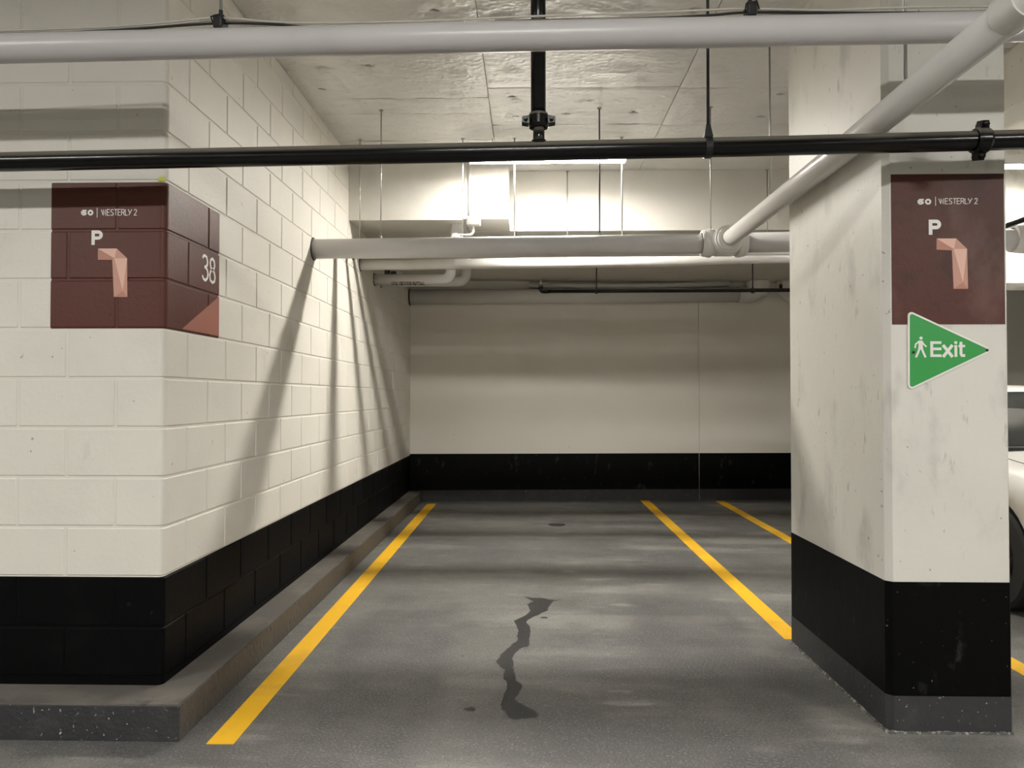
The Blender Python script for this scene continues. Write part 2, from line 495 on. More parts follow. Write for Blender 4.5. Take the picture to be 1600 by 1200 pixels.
# foil-faced insulation boards under the ceiling, each its own piece
def foil_board(x0, x1, y0, y1, seed):
    rnd = random.Random(seed)
    nx = max(4, int((x1-x0)/.03)); ny = max(4, int((y1-y0)/.03))
    pins = []
    cx = max(1, round((x1-x0)/.42)); cy = max(1, round((y1-y0)/.42))
    for i in range(cx):
        for j in range(cy):
            pins.append((x0+(i+.5)*(x1-x0)/cx+rnd.uniform(-.1,.1), y0+(j+.5)*(y1-y0)/cy+rnd.uniform(-.07,.07), rnd.uniform(.035,.065), rnd.uniform(.008,.026)))
    vs = []
    for j in range(ny+1):
        for i in range(nx+1):
            x = x0+.002+(x1-x0-.004)*i/nx; y = y0+.002+(y1-y0-.004)*j/ny
            z = CEIL
            z += .004*mnoise.noise(Vector((x*5+seed, y*7, 0))) + .0025*mnoise.noise(Vector((x*19, y*23+seed, 3)))
            for px, py, pr, pd in pins:
                d = math.hypot((x-px), (y-py)*1.3)
                if d < pr*2:
                    a = math.atan2(y-py, x-px)
                    z += pd*max(0, 1-d/(pr*2))**1.5*(1+.5*math.sin(5*a+seed+px*9))
            e = min(x-x0, x1-x, y-y0, y1-y)
            if e < .02: z += .006*(1-e/.02)
            vs.append((x, y, z))
    fs = []
    W = nx+1
    for j in range(ny):
        for i in range(nx):
            fs.append((j*W+i, (j+1)*W+i, (j+1)*W+i+1, j*W+i+1))
    b = MB().add(vs, fs, True)
    # edges up to the slab
    top = CEIL+.03
    b.add([(x0+.002,y0+.002,CEIL+.006),(x1-.002,y0+.002,CEIL+.006),(x1-.002,y1-.002,CEIL+.006),(x0+.002,y1-.002,CEIL+.006),
           (x0+.002,y0+.002,top),(x1-.002,y0+.002,top),(x1-.002,y1-.002,top),(x0+.002,y1-.002,top)],
          [(4,5,1,0),(5,6,2,1),(6,7,3,2),(7,4,0,3)])
    ob = b.build('insulation_board', 'foil', CEILING)
    for px, py, pr, pd in pins:
        if rnd.random() < .35 and x0+.08 < px < x1-.08 and y0+.08 < py < y1-.08:
            s = rnd.uniform(.022, .034); z = CEIL+pd*.6-.004
            q = [(px-s*1.2,py,z),(px,py-s*.8,z-.002),(px+s*1.2,py,z),(px,py+s*.8,z+.002)]
            MB().add(q+[(a,b_,c+.002) for a,b_,c in q], [(0,3,2,1),(4,5,6,7),(0,1,5,4),(1,2,6,5),(2,3,7,6),(3,0,4,7)]).build('washer', 'washer', ob)
k = 0
for xa, xb, ys in ((XW, -.265, (2.2, 2.9, 3.5, 4.15, 4.819, 5.083, 5.62, 5.98)),
                   (-.265, .955, (2.2, 2.83, 3.45, 4.05, 4.671, 5.314, 5.9, 6.4)),
                   (.955, 2.175, (2.2, 2.9, 3.55, 4.1, 4.70, 5.34, 5.9, 6.4)),
                   (2.175, 2.72, (2.2, 3.2, 4.2, 5.2, 6.4))):
    for a, b_ in zip(ys, ys[1:]):
        foil_board(xa, xb, a, b_, k*7+3); k += 1

# ------------------------------------------------------------------ concrete-block wall
REC = .0045      # depth of the joints
BEV = .0035
def block_mesh(path, h, name, m):
    """path: plan outline [(x, y, inset-normal-x, inset-normal-y)] of the outer face, local; closed at the back by its two ends"""
    lay = [(0, BEV), (BEV, 0), (h-BEV, 0), (h, BEV)]
    vs = []; fs = []
    n = len(path)
    for z, ins in lay:
        for x, y, nx, ny in path:
            vs.append((x-nx*ins, y-ny*ins, z))
    for l in range(3):
        for i in range(n-1):
            fs.append((l*n+i, l*n+i+1, (l+1)*n+i+1, (l+1)*n+i))
    fs.append(tuple(reversed(range(n)))); fs.append(tuple(range(3*n, 4*n)))
    me = bpy.data.meshes.new(name)
    me.from_pydata(vs, [], fs)
    me.materials.append(M[m]); me.update()
    return me
DEP = .05
def straight(L, m, h=.19):
    a = L/2
    # local: x along the wall, outer face towards -y
    p = [(-a, DEP, 0, 0), (-a, BEV, -.7, 0), (-a+BEV, 0, 0, -1), (a-BEV, 0, 0, -1), (a, BEV, .7, 0), (a, DEP, 0, 0)]
    return block_mesh(p, h, 'block', m)
RB = .026
def corner(Lf, Ls, m, h=.19):
    # local origin on the sharp corner; front leg runs to -x (face -y), lane leg runs to +y (face +x)
    p = [(-Lf, DEP, 0, 0), (-Lf, BEV, -.7, 0), (-Lf+BEV, 0, 0, -1)]
    for i in range(7):
        a = R(-90 + 15*i)
        p.append((-RB+RB*math.cos(a), RB+RB*math.sin(a), math.cos(a), math.sin(a)))
    p += [(0, Ls-BEV, 1, 0), (-BEV, Ls, 0, .7), (-DEP, Ls, 0, 0), (-DEP, DEP, 0, 0)]
    return block_mesh(p, h, 'corner_block', m)
YB_L = yback(XW)
def core(ins, x_end, back, z0, z1):
    r_ = RB-ins
    pts = [(x_end, YC+ins)] + [(XW-RB+r_*math.cos(R(a)), YC+RB+r_*math.sin(R(a))) for a in range(-90, 1, 15)] + [(XW-ins, YB_L+back), (x_end, YB_L+back)]
    return MB().poly(pts, (0,0,0), (1,0,0), (0,1,0), (0,0,1), z0, z1)
wl = core(REC, -7.9, .1, KERB, CEIL+.03).build('wall_left', 'mortar_white')
tag(wl, 'white painted block wall with black lower courses', kind='structure')
wf = MB().box(-7.95, XW-.06, YC+REC-.0005, YC+.3, KERB, CEIL+.03).build('wall_front', 'mortar_white')
tag(wf, 'white painted block wall end facing the aisle', kind='structure')
MESHES = {}
def getm(kind, *a):
    key = (kind,)+a
    if key not in MESHES:
        MESHES[key] = straight(*a) if kind == 's' else corner(*a)
    return MESHES[key]
def place(me, name, loc, rz, parent):
    ob = bpy.data.objects.new(name, me)
    link(ob, loc, parent)
    ob.rotation_euler = (0, 0, rz)
    return ob
ncourse_lo = -7     # bottom course index: course c spans Z0+.2c .. Z0+.2(c+1)
JOINT = .005
for c in range(-7, 9):
    zb = Z0 + .2*c + JOINT
    hgt = min(.19, CEIL + .028 - zb)
    if hgt < .03: continue
    m = 'block_black' if c < -5 else 'block_white'
    hk = round(hgt, 4)
    long_lane = (c % 2 == 0)          # course just below Z0 (c = -1) has its short leg on the lane side
    Ls = .4 if long_lane else .2
    Lf = .2 if long_lane else .4
    place(getm('c', Lf-JOINT, Ls-JOINT, m, hk), 'corner_block', (XW, YC, zb), 0, wl)
    y = YC + Ls
    while y < YB_L - .02:
        L = min(.4, YB_L - y)
        place(getm('s', round(L-2*JOINT, 4), m, hk), 'block', (XW, y+L/2, zb), R(90), wl)
        y += L
    x = XW - Lf
    for i in range(12):
        place(getm('s', .39, m, hk), 'block', (x-.2, YC, zb), 0, wf)
        x -= .4
# black mortar behind the black courses and the strip on the kerb
Zk = Z0 - 1.0
core(REC-.0008, -7.85, .05, KERB-.002, Zk-.001).build('black_joint_band', 'mortar_black', wl)
core(.0008, -7.9, .0, KERB, Z0-1.4-.003).build('black_base_strip', 'mortar_black', wl)

# kerb around the block wall
kb = MB()
pl = [(-7.9, 2.765), (-1.312, 2.765), (-1.318, YB_L), (-1.49, YB_L), (-1.49, 2.99), (-7.9, 2.99)]
kerb = MB().poly([(-7.9, 2.771), (-1.318, 2.771), (-1.326, YB_L), (-1.5, YB_L), (-1.5, 3.0), (-7.9, 3.0)], (0,0,0), (1,0,0), (0,1,0), (0,0,1), 0, KERB).build('kerb', 'kerb_top')
tag(kerb, 'raised concrete kerb along the foot of the block wall', kind='structure')
MB().box(-7.9, -1.312, 2.765, 2.772, 0, KERB-.006, .002).build('kerb_front_face', 'kerb_side', kerb)
MB().add([(-1.319,2.766,0),(-1.312,2.766,0),(-1.320,YB_L,0),(-1.327,YB_L,0),(-1.319,2.766,KERB-.004),(-1.312,2.766,KERB-.004),(-1.320,YB_L,KERB-.004),(-1.327,YB_L,KERB-.004)],
   [(0,3,2,1),(4,5,6,7),(0,1,5,4),(1,2,6,5),(2,3,7,6),(3,0,4,7)]).build('kerb_lane_face', 'kerb_lane', kerb)

# ------------------------------------------------------------------ column
CX0, CX1, CY0, CY1 = 1.383, 1.852, 2.903, 3.955
def column_part(z0, z1, name, m, parent, g=0.0, ch=.022):
    x0, x1, y0, y1 = CX0-g, CX1+g, CY0-g, CY1+g
    p = [(x0+ch,y0),(x1-.006,y0),(x1,y0+.006),(x1,y1-ch),(x1-ch,y1),(x0+ch*.3,y1),(x0,y1-ch*.3),(x0,y0+ch)]
    return MB().poly(p, (0,0,0), (1,0,0), (0,1,0), (0,0,1), z0, z1).build(name, m, parent)
col = empty('concrete_column', ((CX0+CX1)/2, (CY0+CY1)/2, 0))
tag(col, 'white concrete column with black lower band and grey foot', 'column')
column_part(.579, CEIL+.03, 'shaft', 'concrete_white', col)
column_part(.142, .579, 'black_band', 'black_smooth', col, .0012)
column_part(.008, .142, 'grey_foot', 'grey_base', col, .002)
rnd = random.Random(5)
bm_ = MB()
for side in range(2):
    L = (CX1-CX0) if side == 0 else (CY1-CY0)
    n = int(L/.012)
    pts = []
    for i in range(n+1):
        t = i/n*L
        r_ = .006+.008*rnd.random()
        pts.append(((CX0+t, CY0-.002, .001) if side == 0 else (CX0-.002, CY0+t, .001), .005+.006*rnd.random()))
    bm_.tube([q for q, _ in pts], .008, 6, True, [q for _, q in pts])
bm_.build('grout_seam', 'grout', col)

# ------------------------------------------------------------------ painted markings on the floor
def line(pts, label):
    o = MB().poly(pts, (0,0,0), (1,0,0), (0,1,0), (0,0,1), 0.0002, .0018).build('parking_line', 'yellow')
    return tag(o, label, 'floor marking', 'yellow stall lines')
line([(-1.203,2.749),(-1.101,2.751),(-1.12,8.933),(-1.228,8.931)], 'yellow stall line running beside the kerb')
line([(1.361,3.998),(1.465,3.998),(1.49,9.268),(1.378,9.265)], 'yellow stall line ending at the rear of the column')
line([(2.285,1.2),(2.385,1.2),(2.408,9.232),(2.303,9.23)], 'yellow stall line beyond the column beside the white car')

stain = [(-0.029,4.797),(0.037,4.777),(0.086,4.778),(0.142,4.732),(0.207,4.733),(0.15,4.702),(0.122,4.596),(0.108,4.5),(0.049,4.399),(0.011,4.355),(-0.019,4.269),(0.007,4.175),(0.003,4.041),(-0.005,3.977),(0.003,3.886),(-0.007,3.856),(-0.043,3.835),(-0.071,3.759),(-0.086,3.685),(-0.074,3.598),(-0.083,3.555),(-0.066,3.466),(-0.064,3.389),(-0.032,3.345),(-0.042,3.272),(-0.053,3.21),(-0.063,3.189),(-0.035,3.137),(-0.003,3.099),(0.023,3.062),(0.036,3.032),(0.028,3.008),(-0.029,2.989),(-0.059,2.977),(-0.086,3.017),(-0.111,3.078),(-0.12,3.129),(-0.111,3.229),(-0.097,3.314),(-0.102,3.388),(-0.121,3.433),(-0.116,3.53),(-0.145,3.579),(-0.166,3.63),(-0.146,3.684),(-0.145,3.738),(-0.109,3.824),(-0.071,3.924),(-0.058,3.976),(-0.069,4.018),(-0.061,4.128),(-0.077,4.232),(-0.087,4.291),(-0.049,4.354),(-0.012,4.419),(0.008,4.498),(-0.012,4.635),(0.028,4.694)]
rnd = random.Random(8)
jag = []
for i, p in enumerate(stain):
    q = stain[(i+1) % len(stain)]
    d = math.hypot(q[0]-p[0], q[1]-p[1])
    n = max(1, int(d/.018))
    for j in range(n):
        t = j/n
        jag.append((p[0]+(q[0]-p[0])*t+rnd.uniform(-.004,.004), p[1]+(q[1]-p[1])*t+rnd.uniform(-.007,.007)))
o = MB().poly(jag, (0,0,0), (1,0,0), (0,1,0), (0,0,1), 0.0002, .0012).build('oil_stain', 'stain'); tag(o, 'long winding dark wet stain down the middle of the stall', 'stain')
for (x, y, r_, lb) in ((-.332,3.706,.006,'tiny dark spot left of the winding stain'), (-.244,3.081,.022,'small dark blotch at the near left of the stain'), (.086,4.357,.02,'small dark blotch right of the stain near its far end')):
    pts = [(x+r_*math.cos(a*.5236)*rnd.uniform(.7,1.3), y+r_*math.sin(a*.5236)*rnd.uniform(.6,1.1)) for a in range(12)]
    o = MB().poly(pts, (0,0,0), (1,0,0), (0,1,0), (0,0,1), 0.0002, .0011).build('floor_spot', 'stain'); tag(o, lb, 'stain')
dr = empty('drain_cover', (.278, 7.495, 0)); tag(dr, 'small round dark drain cover at the far end of the stall', 'drain cover')
MB().lathe((.278,7.495,0), (0,0,1), [(.0002,.085),(.004,.085),(.005,.08),(.003,.07)], 32).build('rim', 'grey_base', dr)
MB().lathe((.278,7.495,0), (0,0,1), [(.0002,.068),(.004,.068),(.0045,.05)], 32).build('plate', 'stain', dr)

# ------------------------------------------------------------------ lamps
def strip_lamp(x, y, z, L, m, label, group=None):
    t = empty('strip_light', (x, y, z))
    tag(t, label, 'light', group)
    hb = MB().box(x-L/2, x+L/2, y-.062, y+.062, z+.03, z+.075, .004)
    for s in (-1, 1):
        hb.box(x-L/2, x+L/2, y+s*.058-.004, y+s*.058+.004, z+.005, z+.034)
    hb.build('housing', 'lamp_house', t)
    b = MB()
    prof = [(-.052,.03),(-.052,.010),(-.040,.0),(.040,.0),(.052,.010),(.052,.03)]
    for i in range(len(prof)-1):
        (a, h), (c, g) = prof[i], prof[i+1]
        b.add([(x-L/2+.012,y+a,z+h),(x+L/2-.012,y+a,z+h),(x+L/2-.012,y+c,z+g),(x-L/2+.012,y+c,z+g)], [(3,2,1,0)])
    b.add([(x-L/2+.012,y+a,z+h) for a, h in prof], [tuple(range(6))])
    b.add([(x+L/2-.012,y+a,z+h) for a, h in prof], [tuple(reversed(range(6)))])
    b.build('diffuser', m, t)
    for s in (-1, 1):
        MB().box(x+s*(L/2-.005)-.006, x+s*(L/2-.005)+.006, y-.052, y+.052, z, z+.04).build('end_cap', 'lamp_house', t)
        MB().tube([(x+s*L*.35,y,z+.07),(x+s*L*.35,y,CEIL+.03)], .003, 8).build('suspension_wire', 'steel', t)
    return t
strip_lamp(.14, 5.6, 3.08, 1.2, 'lamp_bay', 'lit strip light over the stall in front of the bulkhead')
strip_lamp(3.56, 5.5, 2.98, 1.2, 'lamp_side', 'lit strip light above the parked white car')
for x, lb in ((-3.6, 'lit strip light over the aisle to the left'), (0.0, 'lit strip light over the aisle above the viewer'), (3.6, 'lit strip light over the aisle to the right')):
    strip_lamp(x, -.05, 3.06, 1.2, 'lamp_aisle', lb)
for x, w_ in ((-4.5, 'leftmost'), (0, 'middle'), (4.5, 'rightmost')):
    strip_lamp(x, -6.3, 3.06, 1.2, 'lamp_far', 'lit strip light across the aisle, %s of its row' % w_, 'strip lights across the aisle')
strip_lamp(6.8, 5.3, 2.98, 1.2, 'lamp_side', 'added fill strip light over the stall beyond the white car')  # unseen lamp added to raise the ambient light from the next bay
strip_lamp(6.8, -.05, 3.06, 1.2, 'lamp_aisle', 'added fill strip light over the far right of the aisle')  # likewise added out of view, extra fill for the aisle

# ------------------------------------------------------------------ pipes
def ring(y, z, x, r, axis=(1,0,0)):
    return MB().lathe((x, y, z), axis, [(-.004, r+.012), (.004, r+.012), (.006, r+.004)], 28)

def wall_sleeve(parent, y, z, r):
    # dark gap where a pipe enters the block wall
    MB().lathe((XW-.002, y, z), (1,0,0), [(0, r+.011), (.004, r+.012), (.005, r+.002)], 28).build('wall_gap', 'rubber', parent)

# big white drain: run along x, stepped tee, branch coming out towards the aisle
P1Y, P1R = 5.0, .067
dp = empty('drain_pipe', (-.0, P1Y, 2.30)); tag(dp, 'large white pipe from the block wall with tee and branch past the column', 'pipe')
MB().tube([(XW-.02, P1Y, 2.300), (1.2, P1Y, 2.325)], P1R, 40).build('main_run', 'pipe_grey', dp)
MB().tube([(1.42, P1Y, 2.330), (9.98, P1Y, 2.40)], P1R, 40).build('main_run', 'pipe_grey', dp)
wall_sleeve(dp, P1Y, 2.300, P1R)
TZ = 2.327
MB().lathe((1.31, P1Y, TZ), (1,0,0), [(-.13,.084),(-.06,.084),(-.055,.088),(.055,.088),(.06,.084),(.13,.084)], 40).build('tee_body', 'pipe_white', dp)
for s in (-1, 1):
    MB().lathe((1.31, P1Y, TZ), (s,0,0), [(.15,.070),(.15,.084),(.135,.090),(.120,.092),(.105,.096),(.09,.096),(.082,.090)], 40, False).build('collar', 'pipe_white', dp)
MB().lathe((1.31, P1Y, TZ), (0,-1,0), [(.0,.082),(.115,.082)], 40).build('tee_branch', 'pipe_white', dp)
for i, (d, rr) in enumerate(((.09,.098),(.122,.090),(.15,.079))):
    MB().lathe((1.31, P1Y, TZ), (0,-1,0), [(d-.004,rr-.008),(d,rr),(d+.022,rr),(d+.028,rr-.010),(d+.028,.05)], 40, False).build('collar', 'pipe_white', dp)
MB().tube([(1.31, P1Y-.1, TZ), (1.31, 3.2, 2.322), (1.31, 1.0, 2.345)], .052, 40).build('branch_run', 'pipe_white', dp)
MB().lathe((1.31, 1.985, 2.337), (0,1,0), [(-.05,.053),(-.05,.059),(.05,.059),(.05,.053)], 40, False).build('coupling', 'pipe_white', dp)
MB().lathe((3.36, P1Y, 2.35), (1,0,0), [(-.14,.07),(-.14,.092),(-.08,.098),(.08,.098),(.14,.092),(.14,.07)], 40, False).build('coupling', 'pipe_white', dp)
# two runs hidden behind it, nearer the lamp
for (y, z, r_, x1, lb) in ((5.57, 2.405, .048, 1.25, 'white pipe tucked behind the large drain pipe below the strip light'),
                           (5.88, 2.455, .034, 2.745, 'slim white pipe just in front of the bulkhead face'),
                           (6.12, 2.478, .036, 2.745, 'slim white pipe under the bulkhead near its front edge')):
    t = empty('insulated_pipe', (-.1, y, z)); tag(t, lb, 'pipe')
    MB().tube([(XW-.02, y, z), (x1, y, z+.018)], r_, 32).build('jacket', 'pipe_white', t)
    wall_sleeve(t, y, z, r_)
# second visible run
t = empty('insulated_pipe', (.4, 6.39, 2.44)); tag(t, 'white pipe just below and behind the large drain pipe', 'pipe')
MB().tube([(XW-.02,6.39,2.440),(-.4,6.39,2.446),(.8,6.39,2.456),(1.3,6.39,2.462),(1.8,6.39,2.482),(2.745,6.39,2.492)], .047, 32).build('jacket', 'pipe_white', t)
wall_sleeve(t, 6.39, 2.44, .047)
MB().lathe((-.62,6.39,2.445),(1,0,0),[(-.02,.0474),(-.02,.0485),(.02,.0485),(.02,.0474)],32,False).build('tape_band','pipe_white',t)
# heating pair with elbows turning up
def text_strokes(word, h):
    pass
for (y, z, xe, lb) in ((6.98, 2.405, -.742, 'short white heating pipe with elbow and stencilled lettering'), (7.30, 2.436, -.625, 'short white heating pipe with elbow behind the lettered one')):
    t = empty('heating_pipe', (-1.0, y, z)); tag(t, lb, 'pipe')
    MB().tube(bend((XW-.02,y,z),(xe,y,z),(xe,y,SOFF),.075), .051, 32).build('jacket', 'pipe_white', t)
    wall_sleeve(t, y, z, .051)
    MB().box(XW+.10, XW+.15, y-.02, y+.02, z+.048, z+.10).build('bracket', 'rod_black', t)
    if y < 7:
        HP = t
# large run along the back wall with its riser and elbow
t = empty('waste_pipe', (.6, 9.0, 2.51)); tag(t, 'wide white pipe along the top of the back wall', 'pipe')
def yb3(x): return yback(x) - .10
MB().tube([(XW+.012, yb3(XW), 2.513), (2.62, yb3(2.62), 2.56)], .09, 36).build('jacket', 'pipe_white', t)
MB().lathe((XW+.006, yb3(XW), 2.513), (1,0,0), [(0,.103),(.006,.103),(.008,.09)], 30).build('wall_gap', 'rubber', t)
path = bend((2.60, yb3(2.6), 2.56), (2.86, yb3(2.86), 2.56), (2.86, yb3(2.86), SOFF), .12)
MB().tube(path, .10, 32).build('elbow', 'pipe_white', t)
MB().lathe((2.86, yb3(2.86), 2.56), (0,0,1), [(.0,.118),(.165,.145),(.17,.14)], 36).build('fire_collar', 'plastic_white', t)
t = empty('insulated_pipe', (.9, 9.02, 2.66)); tag(t, 'thin white pipe squeezed between the wide pipe and the soffit', 'pipe')
MB().tube([(.0, yback(0)-.06, 2.672), (1.2, yback(1.2)-.06, 2.668), (2.1, yback(2.1)-.06, 2.69), (2.5, yback(2.5)-.06, 2.71)], .035, 24).build('jacket', 'pipe_white', t)
t = empty('waste_elbow', (3.2, 9.1, 2.6)); tag(t, 'white pipe elbow beside the column at the back wall', 'pipe')
MB().tube(bend((3.2, yback(3.2)-.13, SOFF), (3.2, yback(3.2)-.13, 2.56), (4.6, yback(3.2)-.13, 2.56), .14), .115, 32).build('jacket', 'pipe_white', t)

# front white pipe with cables on top
t = empty('insulated_pipe', (0, 2.5, 2.51)); tag(t, 'long pale grey pipe crossing the top of the view', 'pipe')
MB().tube([(-7.98,2.5,2.43),(-3.6,2.5,2.481),(-1.83,2.5,2.499),(-.06,2.5,2.521),(1.45,2.5,2.535),(4.2,2.5,2.56),(9.98,2.5,2.62)], .0487, 40).build('jacket', 'pipe_grey', t)
MB().lathe((-.29,2.5,2.5185),(1,0,.012),[(-.03,.0490),(-.03,.0498),(.03,.0498),(.03,.0490)],40,False).build('tape_band','pipe_grey',t)
cab = [(-7.9,2.486),(-5.5,2.515),(-3.2,2.541),(-2.3,2.548),(-1.832,2.553),(-1.473,2.562),(-1.25,2.574),(-1.06,2.586),(-.88,2.574),(-.717,2.567),(-.35,2.566),(.007,2.578),(.377,2.585),(.6,2.592),(.748,2.597),(1.0,2.590),(1.25,2.591),(1.512,2.594),(2.2,2.598),(3.6,2.612),(6.5,2.645),(9.9,2.68)]
def smooth(pts, n=4):
    out = []
    for i in range(len(pts)-1):
        p0 = Vector(pts[max(0,i-1)]); p1 = Vector(pts[i]); p2 = Vector(pts[i+1]); p3 = Vector(pts[min(len(pts)-1,i+2)])
        for j in range(n):
            t = j/n
            out.append(.5*((2*p1)+(p2-p0)*t+(2*p0-5*p1+4*p2-p3)*t*t+(3*p1-p0-3*p2+p3)*t**3))
    out.append(Vector(pts[-1]))
    return out
for (dy, dz, r_, mm, lb) in ((-.012, .004, .0038, 'cable_white', 'pale upper cable lying along the front grey pipe'), (.004, -.002, .0038, 'cable_white', 'pale lower cable lying along the front grey pipe'), (-.008, -.008, .0042, 'cable_black', 'black cable lying along the front grey pipe')):
    rr = random.Random(lb)
    t_ = MB().tube(smooth([(x, 2.5+dy+rr.uniform(-.004,.004), z+dz+rr.uniform(-.003,.003)) for x, z in cab]), r_, 8).build('cable', mm); tag(t_, lb, 'cable', 'cables on the front pipe')
MB_ = MB

# black sprinkler main and riser
BY, BR = 2.72, .0355
sm = empty('sprinkler_main', (0, BY, 2.2)); tag(sm, 'long black steel sprinkler pipe crossing in front of the stall', 'pipe')
def zb(x): return 2.2005 + .0125*max(x, -4) + .002*min(max(x, 0), 2.4)**2
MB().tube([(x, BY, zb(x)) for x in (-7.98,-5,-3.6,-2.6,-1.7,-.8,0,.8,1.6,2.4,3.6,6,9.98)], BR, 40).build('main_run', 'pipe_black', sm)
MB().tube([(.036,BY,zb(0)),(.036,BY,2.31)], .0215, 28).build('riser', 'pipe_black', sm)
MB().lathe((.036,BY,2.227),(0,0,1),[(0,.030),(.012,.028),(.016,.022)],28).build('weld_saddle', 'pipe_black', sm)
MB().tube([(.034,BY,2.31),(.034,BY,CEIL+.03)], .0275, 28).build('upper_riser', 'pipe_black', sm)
cz = 2.313
def grooved_coupling(parent, c, ax, r):
    c = Vector(c); ax = Vector(ax)
    side = Vector((1,0,0)) if abs(ax.z) > .5 else Vector((0,-.25,1)).normalized()
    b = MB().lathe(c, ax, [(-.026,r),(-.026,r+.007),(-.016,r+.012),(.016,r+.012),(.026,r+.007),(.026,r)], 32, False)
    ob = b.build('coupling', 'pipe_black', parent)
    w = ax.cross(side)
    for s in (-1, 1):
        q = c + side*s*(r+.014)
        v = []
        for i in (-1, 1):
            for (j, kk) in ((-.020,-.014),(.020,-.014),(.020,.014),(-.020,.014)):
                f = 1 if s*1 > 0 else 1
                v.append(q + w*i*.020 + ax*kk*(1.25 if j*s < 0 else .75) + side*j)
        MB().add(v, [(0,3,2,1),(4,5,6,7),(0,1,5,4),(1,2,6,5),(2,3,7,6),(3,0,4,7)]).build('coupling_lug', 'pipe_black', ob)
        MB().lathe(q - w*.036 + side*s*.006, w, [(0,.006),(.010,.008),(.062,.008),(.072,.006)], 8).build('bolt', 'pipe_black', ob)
grooved_coupling(sm, (.035,BY,cz), (0,0,1), .0275)
grooved_coupling(sm, (1.645,BY,zb(1.645)), (1,0,0), BR)

# thin black sprinkler branch near the back wall, with an upright head
sb = empty('sprinkler_branch', (1.4, 7.6, 2.37)); tag(sb, 'thin black sprinkler pipe below the soffit near the back wall', 'pipe')
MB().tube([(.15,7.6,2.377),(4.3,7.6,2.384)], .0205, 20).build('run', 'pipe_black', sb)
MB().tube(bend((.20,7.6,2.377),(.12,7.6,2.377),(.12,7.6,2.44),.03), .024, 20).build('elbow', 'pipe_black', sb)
MB().tube([(.12,7.6,2.43),(.12,7.6,2.50)], .0135, 14).build('stub', 'steel', sb)
def head(x, y, z, parent):
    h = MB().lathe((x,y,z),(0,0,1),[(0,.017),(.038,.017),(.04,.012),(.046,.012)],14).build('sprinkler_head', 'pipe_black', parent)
    MB().lathe((x,y,z+.046),(0,0,1),[(0,.011),(.012,.009),(.03,.004),(.034,.004)],10).build('frame', 'brass', h)
    MB().lathe((x,y,z+.08),(0,0,1),[(0,.014),(.002,.014)],14).build('deflector', 'brass', h)
head(2.57, 7.6, 2.395, sb)
sb2 = empty('sprinkler_branch', (2.62, 4.6, 2.25)); tag(sb2, 'thin black sprinkler pipe behind the column with a brass head', 'pipe')
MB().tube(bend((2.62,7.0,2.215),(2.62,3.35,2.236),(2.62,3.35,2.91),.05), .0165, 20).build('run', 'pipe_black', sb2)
head(2.62, 3.93, 2.248, sb2)

# ------------------------------------------------------------------ hangers
def hanger(x, y, zbot, ztop, r, label, ringr=None, m='steel', cm='steel', axis='x', clamp='nut'):
    t = empty('pipe_hanger', (x, y, ztop)); tag(t, label, 'pipe hanger', 'pipe hangers')
    MB().tube([(x,y,zbot),(x,y,ztop)], r, 10).build('rod', m, t)
    MB().lathe((x,y,zbot),(0,0,1),[(-.004,.009),(.012,.009)],6).build('nut', cm, t)
    MB().lathe((x,y,ztop-.006),(0,0,1),[(0,.014),(.006,.016)],12).build('anchor', cm, t)
    if ringr:
        zc = zbot - ringr - .004
        ax = (1,0,0) if axis == 'x' else (0,1,0)
        MB().lathe((x,y,zc), ax, [(-.011,ringr+.001),(-.011,ringr+.004),(.011,ringr+.004),(.011,ringr+.001)], 32, False).build('ring_strap', cm, t)
    return t
hanger(-1.01, P1Y, 2.376, CEIL, .004, 'thin hanger rod of the large drain pipe nearest the block wall')
hanger(.477, P1Y, 2.390, CEIL, .005, 'dark hanger rod in the middle of the large drain pipe', None, 'rod_black')
hanger(1.225, P1Y, 2.42, CEIL, .0045, 'thin hanger rod standing on the tee of the large drain pipe')
hanger(1.31, 4.03, 2.378, CEIL, .005, 'thin hanger rod of the sloping branch behind the column')
hanger(1.31, 2.587, 2.384, CEIL, .006, 'steel hanger rod of the sloping branch in front of the column')
hanger(-1.286, 5.57, 2.458, CEIL, .0045, 'hanger rod in the corner where block wall meets bulkhead')
hanger(-.503, 5.57, 2.466, CEIL, .004, 'hanger rod just left of the grey junction box')
hanger(-.11, 5.57, 2.47, CEIL, .0045, 'hanger rod just right of the bulkhead corner')
hanger(.70, 5.57, 2.48, CEIL, .0055, 'thick pale hanger rod near the right end of the strip light')
hanger(.328, 6.33, 2.545, CEIL-.02, .0045, 'short pale hanger rod against the recessed white panel')
hanger(2.031, 6.33, 2.545, CEIL-.02, .0045, 'short pale hanger rod against the recessed panel beside the column')
for x, lb in ((-1.06, 'steel rod with black clamp on the front pipe at left'), (.748, 'steel rod with black clamp on the front pipe at right')):
    z = 2.511+.0125*x
    t = empty('pipe_hanger', (x, 2.5, CEIL)); tag(t, lb, 'pipe hanger', 'pipe hangers')
    MB().tube([(x,2.5,z+.085),(x,2.5,CEIL+.03)], .0055, 12).build('rod', 'steel', t)
    MB().box(x-.016, x+.016, 2.468, 2.53, z+.052, z+.098, .006).build('clamp', 'rod_black', t)
    MB().lathe((x,2.5,z+.095),(0,0,1),[(0,.014),(.012,.014),(.014,.007),(.03,.007)],6).build('nut', 'rod_black', t)
    MB().tube([(x-.02,2.49,z+.07),(x-.022,2.47,z+.088),(x+.012,2.465,z+.095),(x+.024,2.48,z+.075)], .003, 6).build('cable_tie', 'rod_black', t)
x = .656
t = empty('pipe_hanger', (x, BY, CEIL)); tag(t, 'black rod and clevis holding the black sprinkler main', 'pipe hanger', 'pipe hangers')
